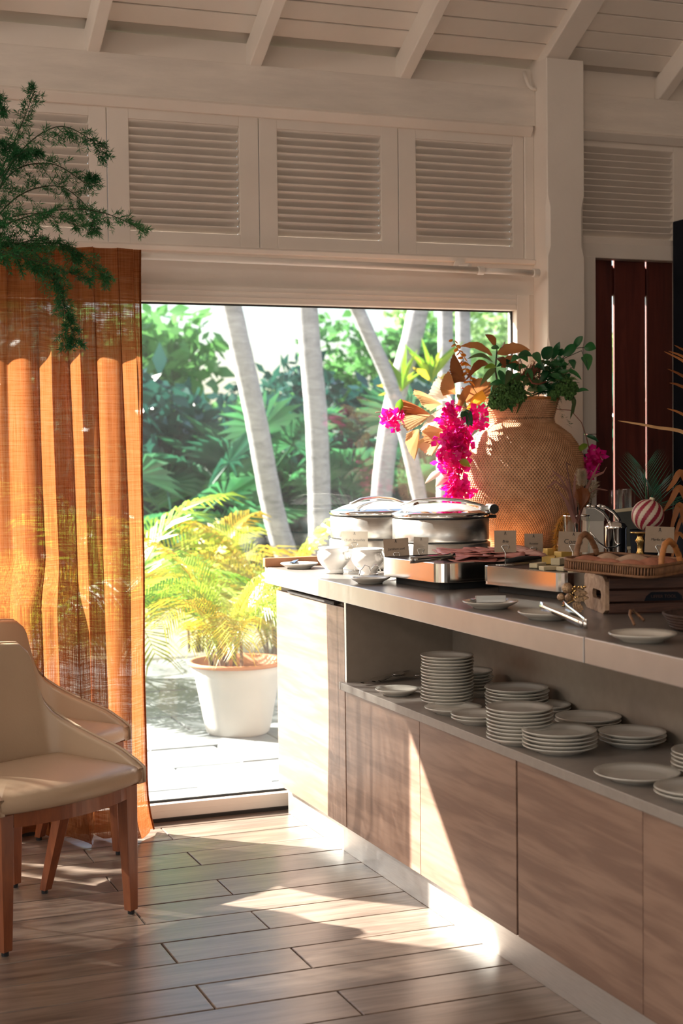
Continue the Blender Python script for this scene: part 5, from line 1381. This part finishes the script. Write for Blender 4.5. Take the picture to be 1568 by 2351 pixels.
# grey box, kettle, board, tumblers
GREYB = M_plain('light_grey_card_box', (.50, .47, .43), .6, var=.04)
p = at(1362, 1262, 'y', 4.53)
gb = thing('storage_box', 'light grey upright box behind the glass vase', 'box', (p.x-.028, 4.53, ZT), radians(-22))
MB().box(0, .062, 0, .10, 0, .205).build('box_body', GREYB, gb, bevel=.002)
MB().box(-.002, .064, -.002, .102, .165, .21).build('box_lid', M_plain('darker_grey_lid', (.30, .29, .27), .6), gb, bevel=.002)
p = at(1414, 1252, 'y', 4.30)
kt = thing('chrome_pitcher', 'chrome pitcher with two curved handle arms right of the grey box', 'pitcher', (p.x, p.y, ZT))
MB().lathe([(.001, 0), (.030, 0), (.034, .006), (.036, .03), (.036, .150), (.038, .156), (.036, .160)], 32).build('body', CHROME, kt, smooth=True)
MB().lathe([(.036, .158), (.030, .168), (.012, .174), (.001, .175)], 32).build('lid', CHROME, kt, smooth=True)
for dy, dx in ((0, 0), (.02, 24)):
    C = [A(px+dx, py, 4.30+dy)-kt.location for px, py in ((1402, 1205), (1396, 1190), (1384, 1175), (1366, 1164), (1352, 1162))]
    a = MB().tube(C, [.0055, .006, .006, .0055, .006], 8).build('handle_arm', CHROME, kt, smooth=True)
    MB().ball(C[-1], .0075, 10, 8).build('knob', CHROME, a, smooth=True)
MB().tube([A(1356, 1222, 4.22)-kt.location, A(1374, 1245, 4.22)-kt.location, A(1392, 1258, 4.22)-kt.location, A(1412, 1256, 4.24)-kt.location, A(1432, 1246, 4.28)-kt.location], .003, 7).build('wire_foot', CHROME, kt, smooth=True)
MB().box(-.012, .012, -.012, .012, .0, .002).build('foot', CHROME, kt)
p = at(1450, 1240, 'y', 4.42)
sb = thing('small_chalkboard', 'small tilted framed chalkboard left of the striped ball', 'sign', (p.x, 4.42, ZT), radians(-20)); sb.rotation_euler = (radians(-8), radians(-5), radians(-20))
MB().box(-.032, .038, 0, .004, .08, .20).build('slate', M_plain('slate_green', (.05, .055, .05), .6), sb)
FRM = M_plain('pale_gold_frame', (.55, .48, .34), .4, .3)
for bx in ((-.038, -.032, .07, .212), (.038, .044, .07, .212), (-.032, .038, .2, .212), (-.032, .038, .07, .08)): MB().box(bx[0], bx[1], -.003, .007, bx[2], bx[3]).build('frame_bar', FRM, sb, bevel=.001)
MB().box(-.004, .004, .004, .007, 0.0, .075).build('post', FRM, sb)
MB().box(-.03, .03, -.02, .03, 0, .004).build('foot', FRM, sb)
for k_, (px, lab) in enumerate(((1418, 'tall clear glass behind the chrome pitcher'), (1440, 'tall clear glass between chalkboard and red door'))):
    p = at(px, 1200, 'y', 4.55+.1*k_); t = thing('drinking_glass', lab, 'glass', (p.x, p.y, ZT), 0, None)
    MB().lathe([(.001, 0), (.026, 0), (.028, .004), (.030, .268)], 24).build('glass_wall', CLEAR, t, smooth=True)
    MB().lathe([(.0295, .267), (.0305, .269), (.029, .270)], 24).build('rim', CLEAR, t, smooth=True)

# striped ball on brass candlestick
p = at(1470, 1232, 'y', 3.83); CX, CY = p.x, p.y
cs = thing('brass_candlestick', 'turned brass candlestick holding the striped ball', 'candlestick', (CX, CY, ZT))
zc_ = at(1470, 1221, 'y', 3.83).z-ZT
MB().lathe([(.001, 0), (.032, 0), (.033, .006), (.018, .014), (.010, .03), (.009, .055), (.015, .066), (.009, .076), (.0085, zc_-.075), (.014, zc_-.066), (.009, zc_-.055), (.010, zc_-.035), (.016, zc_-.026), (.009, zc_-.016), (.010, zc_-.008), (.030, zc_-.004), (.031, zc_), (.001, zc_-.001)], 28).build('turned_stem', GOLDB, cs, smooth=True)
def M_stripes():
    mt, t, b, o = newmat('striped_glitter')
    at_ = t.nodes.new('ShaderNodeAttribute'); at_.attribute_name = 'stripe'
    mx = t.nodes.new('ShaderNodeMix'); mx.data_type = 'RGBA'; mx.inputs[6].default_value = (.60, .50, .40, 1); mx.inputs[7].default_value = (.26, .010, .035, 1)
    t.links.new(at_.outputs['Fac'], mx.inputs[0]); t.links.new(mx.outputs[2], b.inputs['Base Color']); b.inputs['Roughness'].default_value = .45
    bump(t, b, tnoise(t, coords(t), 300, 2), .4, .002); return mt
BR = 40*4.2/3446*.985
p = at(1487, 1183, 'y', 3.83)
sbx = thing('striped_ball', 'burgundy and cream swirl striped ornament ball on the candlestick', 'ornament', (p.x, p.y, p.z)); sbx.rotation_euler = (0, radians(18), 0)
n, m_ = 96, 48; mb = MB(); prof = [(max(BR*sin(pi*k_/m_), 1e-4), -BR*cos(pi*k_/m_)) for k_ in range(m_+1)]; mb.lathe(prof, n)
so_ = mb.build('ball', M_stripes(), sbx, smooth=True)
val = []
for i in range(n):
    for k_ in range(m_+1):
        a = 2*pi*i/n; s_ = sin(11*a-13*(k_/m_-.5)); val.append(max(0, min(1, .5+s_*4)))
aa = so_.data.attributes.new('stripe', 'FLOAT', 'POINT'); aa.data.foreach_set('value', val)
MB().lathe([(.001, BR-.002), (.008, BR-.001), (.008, BR+.006), (.001, BR+.007)], 14).build('cap', FRM, sbx)
# black ribbed stand right of the urn
p = at(1337, 1100, 'y', 5.03)
bs = thing('ribbed_black_stand', 'black stand of thin upright rods half hidden right of the urn', 'stand', (p.x, 5.03, ZT))
MB().box(-.042, .042, -.035, .035, 0, .02).build('foot', RUBBER, bs, bevel=.002)
for k_ in range(7): MB().tube([(-.036+.012*k_, .0, .02), (-.036+.012*k_, 0, .395)], .0042, 6).build('rod', RUBBER, bs)
# dried and green palm leaves at the right edge
p = at(1590, 1240, 'y', 3.95); VX, VY = p.x, p.y
dv = thing('palm_leaf_vase', 'dark vase with dried palm blades, cut by the right picture edge', 'vase', (VX, VY, ZT))
MB().lathe([(.001, 0), (.05, 0), (.06, .02), (.058, .12), (.04, .19), (.045, .22), (.036, .20), (.001, .17)], 28).build('vase_wall', NAVY, dv, smooth=True)
dp = thing('dried_palm_blades', 'long dried brown palm blades reaching in from the right edge', 'dried leaves', (VX, VY, 1.1))
DP = [[(1585, 1230), (1600, 1120), (1585, 1005), (1500, 980), (1419, 966)], [(1585, 1230), (1590, 1150), (1565, 1085), (1545, 1110), (1530, 1128)], [(1585, 1230), (1580, 1160), (1560, 1120), (1540, 1150), (1522, 1175)],
      [(1580, 1235), (1572, 1190), (1560, 1160), (1548, 1190), (1538, 1230)], [(1590, 1230), (1610, 1060), (1600, 980), (1565, 950), (1532, 938)], [(1590, 1230), (1620, 1000), (1600, 910), (1560, 885), (1537, 879)],
      [(1590, 1230), (1620, 980), (1600, 890), (1565, 862), (1533, 847)], [(1590, 1230), (1625, 950), (1600, 860), (1570, 830), (1525, 807)], [(1590, 1230), (1625, 930), (1605, 850), (1570, 820), (1535, 806)],
      [(1590, 1230), (1630, 920), (1610, 830), (1580, 810), (1548, 792)], [(1583, 1238), (1575, 1210), (1565, 1190), (1550, 1230), (1542, 1265)], [(1575, 1240), (1560, 1225), (1552, 1235), (1545, 1270), (1540, 1290)]]
for k_, pts in enumerate(DP):
    C = [A(px, py, 3.93-.015*(k_ % 4))-dp.location for px, py in pts]; D = []
    for i in range(len(C)-1):
        p0 = C[max(i-1, 0)]; p1 = C[i]; p2 = C[i+1]; p3 = C[min(i+2, len(C)-1)]
        for f_ in range(6):
            f = f_/6; D.append(.5*((2*p1)+(-p0+p2)*f+(2*p0-5*p1+4*p2-p3)*f*f+(-p0+3*p1-3*p2+p3)*f**3))
    D.append(C[-1]); rows = []; n = len(D)
    for i, c in enumerate(D):
        u = i/(n-1); w_ = (.0105 if k_ in (1, 2, 3) else .0062)*(sin(pi*min(1, u*.75+.22))**.8 if u < .98 else .1); tn = (D[min(i+1, n-1)]-D[max(i-1, 0)]).normalized(); s_ = tn.cross(Vector((-.45, -.9, 0))).normalized()*w_
        rows.append([c-s_, c+Vector((0, .002, .0)), c+s_])
    MB().grid(rows).build('blade', DRYL if k_ != 0 else DRYT, dp, smooth=True)
gp = thing('green_palm_fronds', 'dark green palm fronds in shade behind the striped ball', 'palm leaves', (VX, VY+.25, 1.05))
for k_, (tx, ty) in enumerate(((1478, 1078), (1500, 1130), (1520, 1165))):
    a = Vector((0, 0, .0)); b = A(tx, ty, 4.2)-gp.location; d = (b-a).normalized(); s_ = d.cross(Vector((-.4, -.9, 0))).normalized(); mb = MB(); mb.tube([a, a.lerp(b, .5)+Vector((0, 0, .04)), b], [.004, .003, .001], 5)
    for i in range(11):
        u = .25+.75*i/10; c = a.lerp(b, u)+Vector((0, 0, .04*sin(pi*u))); l = .16*(1.1-.6*u)
        for q_ in (-1, 1): e = c+(d*.8+s_*q_*.6).normalized()*l; m2 = c.lerp(e, .5)+d*.0022; mb.add([c, m2, e, c.lerp(e, .5)-d*.0022], [(0, 1, 2), (0, 2, 3)])
    mb.build('frond', DARKF, gp)
pot_ = MB().lathe([(.001, 0), (.05, 0), (.06, .15), (.05, .14), (.001, .13)], 24).build('pot', NAVY, gp, smooth=True); pot_.location = (0, 0, ZT-1.05)
